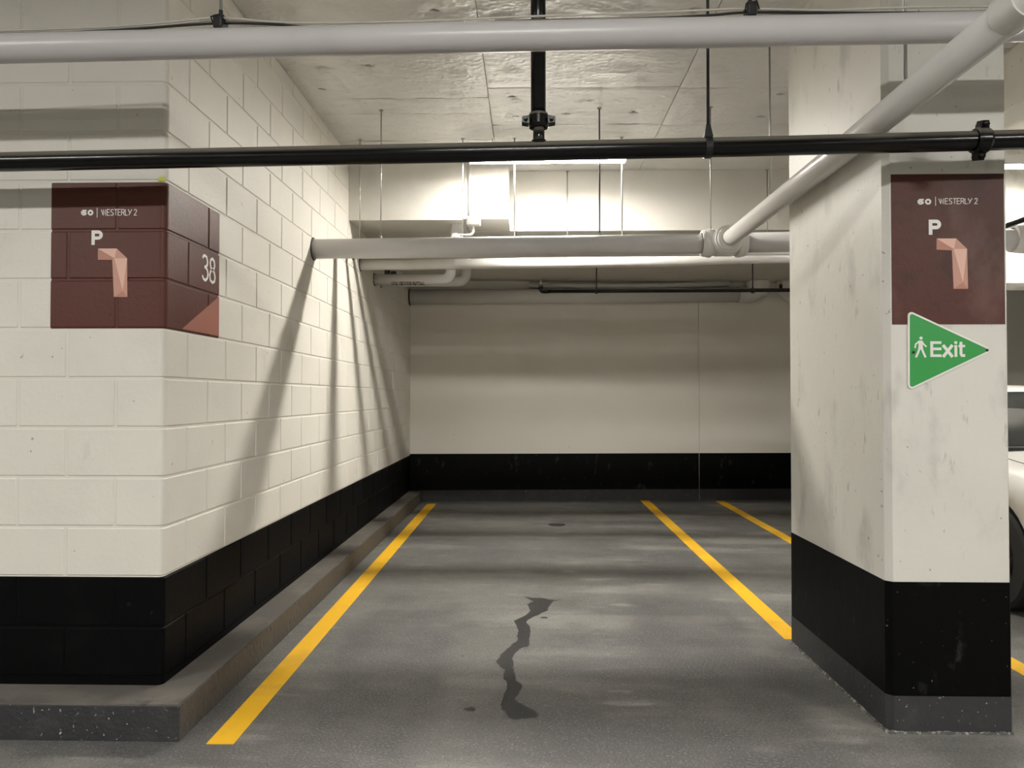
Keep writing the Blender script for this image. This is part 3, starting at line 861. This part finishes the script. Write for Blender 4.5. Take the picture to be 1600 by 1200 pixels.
MB().tube([(x+.002,BY,2.285),(x+.004,BY,CEIL+.03)], .0055, 12).build('rod', 'rod_black', t)
q = [(-.016,-.022,2.243),(.016,-.022,2.243),(.016,.022,2.243),(-.016,.022,2.243),(-.008,-.012,2.29),(.008,-.012,2.29),(.008,.012,2.29),(-.008,.012,2.29)]
MB().add([(x+a, BY+b_, c) for a, b_, c in q], [(0,3,2,1),(4,5,6,7),(0,1,5,4),(1,2,6,5),(2,3,7,6),(3,0,4,7)]).build('clevis', 'rod_black', t)
MB().lathe((x,BY,zb(x)),(1,0,0),[(-.012,BR+.0005),(-.012,BR+.004),(.012,BR+.004),(.012,BR+.0005)],32,False).build('ring_strap', 'rod_black', t)
for x, lb in ((.692, 'thin black rod at the left of the black branch under the soffit'), (2.285, 'thin black rod at the right of the black branch under the soffit')):
    hanger(x, 7.6, 2.398, SOFF, .006, lb, .021, 'rod_black', 'rod_black')

# conduit with junction box on the bulkhead
cd = empty('junction_box', (-.45, 5.95, 2.65)); tag(cd, 'small grey junction box with conduit on the bulkhead', 'junction box')
MB().box(-.502, -.392, 5.91, 5.972, 2.672, 2.742, .004).build('box', 'plastic_white', cd)
MB().box(-.498, -.396, 5.904, 5.911, 2.676, 2.738, .002).build('cover', 'steel', cd)
MB().tube([(-.481,5.955,2.74),(-.481,5.955,CEIL)], .011, 14).build('conduit', 'plastic_white', cd)
MB().lathe((-.481,5.955,2.74),(0,0,1),[(0,.016),(.03,.016),(.032,.012)],12).build('fitting', 'steel', cd)
MB().tube(bend((-.45,5.945,2.675),(-.45,5.945,2.60),(-.56,5.945,2.60),.035), .009, 12).build('conduit', 'plastic_white', cd)
t = MB().tube(smooth([(-.60,6.12,2.50),(-.605,6.12,2.60),(-.60,6.14,SOFF)],6), .05, 20).build('pipe_stub', 'pipe_white'); tag(t, 'white pipe stub rising into the soffit beside the junction box', 'pipe')

# ------------------------------------------------------------------ lettering
TH = {
 'E': [[(.55,1),(0,1),(0,0),(.55,0)], [(0,.52),(.5,.52)]],
 'S': [[(.55,.88),(.45,.98),(.28,1.0),(.1,.95),(.03,.8),(.08,.63),(.28,.52),(.48,.42),(.56,.25),(.48,.07),(.28,0),(.1,.03),(0,.14)]],
 'T': [[(0,1),(.62,1)], [(.31,1),(.31,0)]],
 'R': [[(0,0),(0,1),(.35,1),(.52,.9),(.55,.75),(.5,.58),(.35,.5),(0,.5)], [(.3,.5),(.58,0)]],
 'L': [[(0,1),(0,0),(.48,0)]],
 'Y': [[(0,1),(.3,.45),(.3,.45)], [(.75,1),(.15,0)]],
 'W': [[(0,1),(.40,0)], [(.40,0),(.44,.95),(.88,0),(.88,1)]],
 '2': [[(.02,.78),(.08,.93),(.26,1.0),(.44,.93),(.5,.77),(.44,.58),(0,0),(.54,0)]],
 '3': [[(.02,.86),(.12,.97),(.27,1),(.42,.95),(.5,.8),(.48,.66),(.36,.56),(.2,.53)], [(.2,.53),(.38,.51),(.5,.42),(.55,.27),(.48,.1),(.3,0),(.12,.03),(0,.16)]],
 '8': [[(.28,.53),(.12,.6),(.05,.76),(.1,.92),(.28,1),(.46,.92),(.51,.76),(.44,.6),(.28,.53),(.1,.46),(.0,.26),(.07,.08),(.28,0),(.49,.08),(.56,.26),(.46,.46),(.28,.53)]],
 'H': [[(0,0),(0,1)], [(.55,0),(.55,1)], [(0,.5),(.55,.5)]],
 'A': [[(0,0),(.3,1),(.6,0)], [(.1,.33),(.5,.33)]],
 'I': [[(0,0),(0,1)]],
 'N': [[(0,0),(0,1),(.55,0),(.55,1)]],
 'G': [[(.55,.82),(.4,.98),(.2,.98),(.03,.8),(0,.5),(.05,.2),(.2,.02),(.42,.02),(.55,.2),(.55,.48),(.32,.48)]],
 'U': [[(0,1),(0,.22),(.1,.04),(.28,0),(.46,.04),(.55,.22),(.55,1)]],
 'P': [[(0,0),(0,1),(.35,1),(.52,.9),(.55,.75),(.5,.58),(.35,.5),(0,.5)]],
 '.': [[(0,0),(.06,0),(.06,.06)]],
}
ADV = {'E':.74,'S':.74,'T':.76,'R':.76,'L':.58,'Y':.86,'W':1.20,'2':.66,' ':.38,'3':.72,'8':.7,'H':.75,'A':.75,'I':.2,'N':.75,'G':.75,'U':.75,'P':.7,'.':.25}
def write(s, x, y, w, h, pen, O, U, V, N, t0, t1, b=None):
    tot = sum(ADV[c] for c in s) - (ADV[s[-1]] - max(p[0] for st in TH[s[-1]] for p in st))
    k = w/tot
    b = b or MB()
    for c in s:
        for st in TH.get(c, []):
            b.stroke([(x+px*k, y+py*h) for px, py in st], pen, O, U, V, N, t0, t1)
        x += ADV[c]*k
    return b
def sixty(x0, x1, y0, y1, pen, O, U, V, N, t0, t1):
    b = MB()
    gap = (x1-x0)*.10; w = (x1-x0-gap)/2; p = pen/2
    a, c = x0+p, x0+w-p
    d, e, m = y0+p, y1-p, (y0+y1)/2+p*.2
    r = pen*.7
    b.stroke([(c+p,e),(a+r,e),(a,e-r),(a,d+r),(a+r,d),(c-r,d),(c,d+r*.6),(c,m-r*.6),(c-r,m),(a,m)], pen, O, U, V, N, t0, t1)
    a, c = x0+w+gap+p, x1-p
    b.stroke([(a+r,e),(a,e-r),(a,d+r),(a+r,d),(c-r,d),(c,d+r),(c,e-r),(c-r,e)], pen, O, U, V, N, t0, t1, True)
    return b
def level_lettering(parent, O, U, V, N, s60, bar, west, P, g, t):
    f = (O, U, V, N)
    (a0, b0), (a1, b1) = s60
    sixty(a0, a1, b0, b1, (b1-b0)*.30, *f, t, t+.0004).build('number_lettering', 'sign_white', parent)
    MB().stroke([(bar[0], bar[1]), (bar[0], bar[2])], .0022, *f, t, t+.0004).build('divider_bar', 'sign_white', parent)
    (a0, b0), (a1, b1) = west
    write('WESTERLY 2', a0, b0, a1-a0, b1-b0, .0026, *f, t, t+.0004).build('name_lettering', 'sign_white', parent)
    (a0, b0), (a1, b1) = P
    h = b1-b0; w = a1-a0; pn = w*.27
    b = MB()
    b.stroke([(a0+pn/2, b0), (a0+pn/2, b1)], pn, *f, t, t+.0004)
    ym = b0+h*.36
    q = [(a0+pn*.9, b1-pn/2), (a0+w*.52, b1-pn/2)] + arc((a0+w*.56, (b1+ym)/2), (b1-ym)/2-pn/2, 90, -90, 8) + [(a0+pn*.9, ym+pn/2)]
    b.stroke(q, pn, *f, t, t+.0004)
    b.build('letter_p', 'sign_white', parent)
    A, B, C, D, E_, F, G, H, K = g
    for pts, mm in (([A,B,F],'fig_light'), ([A,F,E_,D],'fig_dark'), ([B,C,F],'fig_mid'), ([F,C,K],'fig_light'), ([C,G,K],'fig_mid'), ([E_,F,K,H],'fig_mid'), ([H,K,G],'fig_dark')):
        # keep the outline anticlockwise
        ar = sum(pts[i-1][0]*pts[i][1]-pts[i][0]*pts[i-1][1] for i in range(len(pts)))
        if ar < 0: pts = pts[::-1]
        MB().poly(pts, *f, t, t+.0004).build('figure_facet', mm, parent)

# --- brown sign painted around the bullnose corner of the block wall: follows faces and joints
sg = empty('level_sign', (XW, YC, Z0)); tag(sg, 'brown parking level sign painted around the block wall corner', 'sign')
def skin_strip(segs, z0, z1, name, m, parent, prouds=.0007):
    pass
SK = .0007
def sign_skin():
    vs = []; fs = []
    UF, US = -.470, .517      # extent along the front (negative) and the lane side (positive)
    arcL = RB*math.pi/2
    def at(u, off):
        """point on the skin: u<0 on the front face, u>0 on the lane face, measured from the sharp corner; the bullnose is between"""
        if u <= -RB: return Vector((XW+u, YC-off, 0))
        if u >= RB: return Vector((XW+off, YC+u, 0))
        a = R(-90 + 90*(u+RB)/(2*RB))
        return Vector((XW-RB+(RB+off)*math.cos(a), YC+RB+(RB+off)*math.sin(a), 0))
    for c in (0, 1, 2):
        zb_, zt = Z0+.2*c, Z0+.2*(c+1)
        long_lane = (c % 2 == 0)
        Ls = .4 if long_lane else .2
        Lf = .2 if long_lane else .4
        js = [-Lf, Ls] + ([-Lf-.4] if False else [])
        js = [j for j in (-Lf-.4, -Lf, Ls, Ls+.4) if UF < j < US]
        us = [(UF, 0), (US, 0)]
        for i in range(9):
            us.append((-RB + 2*RB*i/8, 0))
        for j in js:
            us += [(j-JOINT-BEV, 0), (j-JOINT, -BEV), (j-JOINT+.0008, -REC), (j+JOINT-.0008, -REC), (j+JOINT, -BEV), (j+JOINT+BEV, 0)]
        us.sort()
        zs = [(zb_, -REC), (zb_+JOINT-.0008, -REC), (zb_+JOINT, -BEV), (zb_+JOINT+BEV, 0), (zt-JOINT-BEV, 0), (zt-JOINT, -BEV), (zt-JOINT+.0008, -REC), (zt, -REC)]
        if c == 2: zs = zs[:-2]
        if c == 0: zs = [(zb_+.001, -REC)] + zs[1:]
        base = len(vs)
        for z, dz in zs:
            for u, du in us:
                p = at(u, SK + min(dz, du)); p.z = z
                vs.append(p)
        n = len(us)
        for j in range(len(zs)-1):
            for i in range(n-1):
                a = base+j*n+i
                fs.append((a, a+1, a+n+1, a+n))
    return vs, fs
MB().add(*sign_skin()).build('brown_field', 'brown_block', sg)
FO = ((0, YC, 0), (1,0,0), (0,0,1), (0,-1,0))
level_lettering(sg, *FO, ((-1.818,2.029),(-1.768,2.052)), (-1.752,2.020,2.060), ((-1.735,2.029),(-1.589,2.053)), ((-1.774,1.909),(-1.725,1.968)),
    [(-1.747,1.894),(-1.67,1.894),(-1.627,1.854),(-1.747,1.849),(-1.688,1.848),(-1.679,1.854),(-1.625,1.697),(-1.68,1.697),(-1.644,1.721)], .0010)
SO = ((XW, 0, 0), (0,1,0), (0,0,1), (1,0,0))
write('38', 3.285, 1.822, .135, .112, .0125, *SO, .0010, .0014).build('bay_number', 'sign_white', sg)
MB().poly([(3.095,1.581),(3.467,1.581),(3.467,1.769)], *SO, .0009, .0013).build('salmon_triangle', 'salmon', sg)
t = MB().poly([(-1.505,2.168),(-1.475,2.168),(-1.474,2.186),(-1.498,2.184)], *FO, .0010, .0022).build('tape_scrap', 'tape'); tag(t, 'scrap of yellow-green tape above the brown wall sign', 'tape')

# --- brown sign painted on the column
sc = empty('level_sign', (1.62, CY0, 1.574)); tag(sc, 'brown parking level sign painted on the column front', 'sign')
MB().box(1.409, CX1-.010, CY0-.0012, CY0+.004, 1.574, 2.160).build('brown_field', 'brown_smooth', sc)
CO = ((0, CY0, 0), (1,0,0), (0,0,1), (0,-1,0))
level_lettering(sc, *CO, ((1.511,2.041),(1.563,2.063)), (1.58,2.036,2.071), ((1.592,2.043),(1.741,2.064)), ((1.553,1.923),(1.604,1.982)),
    [(1.583,1.908),(1.658,1.908),(1.699,1.867),(1.582,1.865),(1.641,1.862),(1.648,1.867),(1.701,1.712),(1.646,1.712),(1.682,1.738)], .0013)

# --- green exit sign
ex = empty('exit_sign', (1.6, CY0, 1.325)); tag(ex, 'green triangular exit sign pointing right on the column', 'sign')
def round_tri(pts, r, n=6):
    out = []
    m = len(pts)
    for i in range(m):
        p = Vector(pts[i]); a = (Vector(pts[i-1])-p).normalized(); c = (Vector(pts[(i+1) % m])-p).normalized()
        ang = a.angle(c)
        d = r/math.tan(ang/2)
        cen = p + (a+c).normalized()*(r/math.sin(ang/2))
        s = p+a*d-cen; e = p+c*d-cen
        a0 = math.atan2(s.y, s.x); a1 = math.atan2(e.y, e.x)
        while a1-a0 > math.pi: a1 -= 2*math.pi
        while a1-a0 < -math.pi: a1 += 2*math.pi
        for k_ in range(n+1):
            q = a0+(a1-a0)*k_/n
            out.append((cen.x+r*math.cos(q), cen.y+r*math.sin(q)))
    return out
tri = [(1.468,1.630),(1.466,1.316),(1.795,1.474)]
tri_in = [(1.4745,1.619),(1.4725,1.327),(1.779,1.474)]
MB().poly(round_tri(tri, .014), *CO, .0012, .006).build('plate', 'sign_white', ex)
MB().poly(round_tri(tri_in, .009), *CO, .006, .0066).build('green_field', 'green', ex)
b = MB()
b.poly(arc((1.5165,1.5205), .0062, 0, 345, 15), *CO, .0066, .0072)
b.poly([(1.506,1.511),(1.521,1.511),(1.523,1.492),(1.524,1.476),(1.505,1.476),(1.507,1.492)], *CO, .0066, .0072)
b.stroke([(1.509,1.508),(1.496,1.497),(1.493,1.482)], .0058, *CO, .0066, .0072)
b.stroke([(1.519,1.509),(1.527,1.496),(1.537,1.487)], .0058, *CO, .0066, .0072)
b.stroke([(1.510,1.480),(1.505,1.465),(1.496,1.446)], .0078, *CO, .0066, .0072)
b.stroke([(1.519,1.480),(1.525,1.464),(1.533,1.446)], .0078, *CO, .0066, .0072)
b.build('walking_figure', 'sign_white', ex)
b = MB()
def st(pts, w=.0105): b.stroke(pts, w, *CO, .0066, .0072)
y0, y1 = 1.4475, 1.508
xh = 1.4935
st([(1.557,y0),(1.557,y1)]); 
for yy in (y1-.005, (y0+y1)/2+.001, y0+.005): st([(1.5562,yy),(1.594,yy)], .0102)
st([(1.600,y0),(1.636,xh)], .0115); st([(1.636,y0),(1.600,xh)], .0115)
st([(1.649,y0),(1.649,xh)]); st([(1.649,y1-.010),(1.649,y1)])
st([(1.6685,1.506),(1.6685,y0+.012),(1.672,y0+.0055),(1.684,y0+.0052)]); st([(1.659,xh-.004),(1.684,xh-.004)], .009)
b.build('exit_lettering', 'sign_white', ex)
for x, z in ((1.487,1.466), (1.768,1.4735)):
    MB().lathe((x, CY0-.0066, z), (0,-1,0), [(0,.0055),(.002,.0055),(.003,.003)], 12).build('screw', 'rod_black', ex)

# stencil on the heating pipe
y, z = 6.98, 2.405
b = MB()
an = R(-52)
N_ = Vector((0, -math.cos(an), math.sin(an)))
V_ = Vector((0, -math.sin(an)*-1*-1, math.cos(an)))
V_ = Vector((0, math.sin(an)*1, math.cos(an)))
O_ = Vector((0, y, z)) + N_*.0515
write('HTG. HEATING SUPPLY', -1.30, .002, .31, .016, .0038, O_, (1,0,0), V_, N_, 0, .0006, b)
write('HTG. HEATING RETURN', -1.30, -.024, .31, .016, .0038, O_, (1,0,0), V_, N_, -.002, .0006, b)
b.build('stencil_lettering', 'label_ink', HP)

# ------------------------------------------------------------------ white car parked nose out beyond the column
CARX, NOSE = 3.72, 3.65
car = empty('white_car', (CARX, NOSE+2.2, 0)); tag(car, 'white car parked nose out to the right of the column', 'car')
ST = [(0.00,.50,.62,.54,.32),(.05,.66,.68,.60,.24),(.18,.80,.74,.67,.20),(.45,.875,.81,.75,.18),(.9,.905,.89,.83,.18),(1.35,.91,.955,.89,.18),(2.0,.91,.95,.915,.18),(2.8,.91,.96,.925,.18),(3.4,.91,.985,.94,.18),(3.9,.885,1.0,.94,.2),(4.25,.83,.985,.9,.24),(4.42,.74,.93,.82,.30),(4.5,.62,.84,.72,.38)]
def interp(t):
    for i in range(len(ST)-1):
        if ST[i][0] <= t <= ST[i+1][0]:
            p0 = ST[max(0,i-1)]; p1 = ST[i]; p2 = ST[i+1]; p3 = ST[min(len(ST)-1,i+2)]
            u = (t-p1[0])/(p2[0]-p1[0])
            u = u if i in (0, len(ST)-2) else u
            return [p1[j]+(p2[j]-p1[j])*(u*u*(3-2*u)*.4+u*.6) for j in range(1,5)]
ys = [0,.02,.05,.1,.18]+[.18+(4.25-.18)*i/44 for i in range(1,45)]+[4.33,4.42,4.47,4.5]
rings = []
for t_ in ys:
    w, top, sh, sill = interp(t_)
    mid = sill+(sh-sill)*.5
    half = [(0,sill),(w*.80,sill),(w*.95,sill+.05),(w*.985,sill+.13),(w,mid-.03),(w*1.0,mid+.08),(w*.985,sh-.06),(w*.955,sh),(w*.90,sh+(top-sh)*.45),(w*.80,sh+(top-sh)*.70),(w*.55,top-.008),(w*.28,top),(0,top+.002)]
    full = [(x_, z_) for x_, z_ in half] + [(-x_, z_) for x_, z_ in half[-2:0:-1]]
    rings.append([(CARX+x_, NOSE+t_, z_) for x_, z_ in full])
n = len(rings[0])
b = MB()
vs_ = [p for r_ in rings for p in r_]
fs_ = []
for i in range(len(rings)-1):
    for k_ in range(n):
        fs_.append((i*n+k_, (i+1)*n+k_, (i+1)*n+(k_+1) % n, i*n+(k_+1) % n))
fs_.append(tuple(range(n))); fs_.append(tuple(reversed([(len(rings)-1)*n+k_ for k_ in range(n)])))
b.add(vs_, fs_, True)
body = b.build('body', ['car_paint', 'car_black'], car)
bm = bmesh.new(); bm.from_mesh(body.data); bmesh.ops.recalc_face_normals(bm, faces=bm.faces); bm.to_mesh(body.data); bm.free()
AX = ((NOSE+.97), (NOSE+3.55))
cut = MB()
for ya in AX:
    for s in (-1, 1):
        cut.lathe((CARX+s*.62, ya, .335), (s,0,0), [(0,.365),(.5,.365)], 40)
cutter = cut.build('cutter', 'car_black')
bm = bmesh.new(); bm.from_mesh(cutter.data); bmesh.ops.remove_doubles(bm, verts=bm.verts, dist=1e-5); bmesh.ops.recalc_face_normals(bm, faces=bm.faces); bm.to_mesh(cutter.data); bm.free()
md = body.modifiers.new('arches', 'BOOLEAN'); md.operation = 'DIFFERENCE'; md.object = cutter; md.solver = 'EXACT'; md.material_mode = 'TRANSFER'
bpy.context.view_layer.update()
dg = bpy.context.evaluated_depsgraph_get()
nm_ = bpy.data.meshes.new_from_object(body.evaluated_get(dg))
body.modifiers.clear()
body.data = nm_
bpy.data.objects.remove(cutter, do_unlink=True)
# greenhouse: rings from the beltline to the roof
def gh(side, s, t, off=0.0):
    """side 0 front, 1 right, 2 back, 3 left; s in -1..1 along the side, t height 0..1"""
    te = t
    c = 2.645+.03*te; a = 1.33-.80*te**.93; bb = .815-.215*te**1.15
    z_ = .93+.435*(1-(1-te)**1.25)
    k_ = .90
    rect = {0:(s,-1),1:(1,s),2:(-s,1),3:(-1,-s)}[side]
    u, v = rect
    # rounded-rectangle outline
    pu = u*math.sqrt(max(0,1-.13*v*v)) ; pv = v*math.sqrt(max(0,1-.16*u*u))
    pu /= math.sqrt(.87) if abs(u) == 1 and False else 1
    x_ = pu*(bb/.965); y_ = pv*a
    nx, ny = x_/bb**2, y_/a**2
    l = math.hypot(nx, ny) or 1
    return Vector((CARX+x_+off*nx/l, NOSE+c+y_+off*ny/l, z_-.02*te*u*u+off*.4))
b = MB()
ng, mg = 14, 10
loop = [(sd, -1+2*i/ng) for sd in range(4) for i in range(ng)]
N4 = len(loop)
vs_ = []
for j in range(mg+1):
    for sd, s in loop:
        vs_.append(gh(sd, s, j/mg))
fs_ = [(j*N4+k_, j*N4+(k_+1) % N4, (j+1)*N4+(k_+1) % N4, (j+1)*N4+k_) for j in range(mg) for k_ in range(N4)]
# roof cap shrinking to its middle with a slight crown
cen = sum((vs_[mg*N4+k_] for k_ in range(N4)), Vector())/N4
for q_ in (.7, .35, .0):
    for k_ in range(N4):
        p = vs_[mg*N4+k_]
        w_ = cen.lerp(p, q_); w_.z += .045*(1-q_**2)
        vs_.append(w_)
for j in range(mg, mg+3):
    fs_ += [(j*N4+k_, j*N4+(k_+1) % N4, (j+1)*N4+(k_+1) % N4, (j+1)*N4+k_) for k_ in range(N4)]
b.add(vs_, fs_, True).build('roof_and_pillars', 'car_paint', car)
def glass(side, s0, s1, t0, t1, name, n1=12, n2=8):
    v = [gh(side, s0+(s1-s0)*i/n1, t0+(t1-t0)*j/n2, .006) for j in range(n2+1) for i in range(n1+1)]
    f = [(j*(n1+1)+i, j*(n1+1)+i+1, (j+1)*(n1+1)+i+1, (j+1)*(n1+1)+i) for j in range(n2) for i in range(n1)]
    return MB().add(v, f, True).build(name, 'car_glass', car)
glass(0, -.93, .93, .03, .86, 'windscreen')
glass(2, -.88, .88, .12, .92, 'rear_window')
for sd in (1, 3):
    sg_ = 1 if sd == 1 else -1
    a_, c_ = (-.80, -.02) if sd == 1 else (.02, .80)
    glass(sd, a_, c_, .08, .86, 'side_window')
    a_, c_ = (.04, .74) if sd == 1 else (-.74, -.04)
    glass(sd, a_, c_, .08, .86, 'side_window')
# cowl, bonnet seam, grille, lights, mirrors
MB().box(CARX-.66, CARX+.66, NOSE+1.275, NOSE+1.36, .938, .962, .006).build('wiper_cowl', 'car_black', car)
for s in (-1, 1):
    pts = [(CARX+s*(.62+.10*t_), NOSE+.28+1.05*t_, 0) for t_ in [i/10 for i in range(11)]]
    q = []
    for p in pts:
        w, top, sh, sill = interp(p[1]-NOSE)
        xr = abs(p[0]-CARX)/w
        prof = [(1.0,sh-.05),(.955,sh),(.90,sh+(top-sh)*.45),(.80,sh+(top-sh)*.70),(.55,top-.008),(.28,top),(0,top)]
        z_ = top
        for (xa, za), (xb_, zb2) in zip(prof, prof[1:]):
            if xb_ <= xr <= xa: z_ = za+(zb2-za)*(xa-xr)/(xa-xb_)
        q.append((p[0], p[1], z_))
    MB().tube(q, .0035, 6).build('bonnet_seam', 'car_black', car)
    hl = MB()
    hl.add([(CARX+s*a_, NOSE+b__, c_) for a_, b__, c_ in ((.46,.015,.63),(.68,.10,.655),(.82,.30,.69),(.80,.33,.735),(.66,.14,.715),(.48,.035,.675))], [(0,1,2,3,4,5) if s > 0 else (5,4,3,2,1,0)])
    hl.add([(CARX+s*(a_-.03), NOSE+b__+.05, c_) for a_, b__, c_ in ((.46,.015,.63),(.68,.10,.655),(.82,.30,.69),(.80,.33,.735),(.66,.14,.715),(.48,.035,.675))], [(5,4,3,2,1,0) if s > 0 else (0,1,2,3,4,5)])
    hl.add(hl.v[:], [tuple(q_) for q_ in [(i, i+6, (i+1) % 6+6, (i+1) % 6) for i in range(6)]])
    hl.build('headlight', 'headlamp', car)
    mr = MB().box(CARX+s*.92-.085, CARX+s*.92+.085, NOSE+1.62, NOSE+1.74, .95, 1.08, .035).build('mirror', 'car_paint', car)
    MB().box(CARX+s*.84-.03, CARX+s*.84+.03, NOSE+1.66, NOSE+1.70, .93, .97, .008).build('mirror_stalk', 'car_black', mr)
    MB().box(CARX+s*.907-.004, CARX+s*.907+.004, NOSE+1.42, NOSE+1.424, .28, .88).build('door_gap', 'car_black', car)
    MB().box(CARX+s*.907-.004, CARX+s*.907+.004, NOSE+2.60, NOSE+2.604, .28, .90).build('door_gap', 'car_black', car)
MB().box(CARX-.44, CARX+.44, NOSE-.012, NOSE+.05, .36, .56, .012).build('grille', 'car_black', car)
MB().box(CARX-.26, CARX+.26, NOSE-.022, NOSE+.0, .43, .54, .004).build('plate', 'plastic_white', car)
for ya in AX:
    for s in (-1, 1):
        wx = CARX+s*.80
        wh = MB().lathe((wx, ya, .325), (s,0,0), [(-.10,.20),(-.10,.30),(-.085,.322),(.07,.322),(.088,.305),(.092,.215)], 40, False).build('wheel', 'tyre', car)
        MB().lathe((wx, ya, .325), (s,0,0), [(.06,.03),(.072,.03),(.068,.07)], 24).build('hub', 'rim', wh)
        MB().lathe((wx, ya, .325), (s,0,0), [(.09,.218),(.07,.205),(-.05,.20)], 40, False).build('rim_barrel', 'rim', wh)
        MB().lathe((wx, ya, .325), (s,0,0), [(-.06,.20),(-.05,.20)], 40).build('brake_disc', 'car_black', wh)
        for k_ in range(5):
            a_ = 2*math.pi*k_/5+.3
            d = Vector((0, math.cos(a_), math.sin(a_))); e = Vector((0, -math.sin(a_), math.cos(a_)))
            c0 = Vector((wx+s*.055, ya, .325))
            v = []
            for dd, ww in ((.04,.026),(.205,.018)):
                for sx, se in ((0,-1),(0,1),(.018,1),(.018,-1)):
                    v.append(c0+d*dd+e*se*ww+Vector((s*sx,0,0)))
            MB().add(v, [(0,1,2,3),(4,7,6,5),(0,4,5,1),(1,5,6,2),(2,6,7,3),(3,7,4,0)]).build('spoke', 'rim', wh)
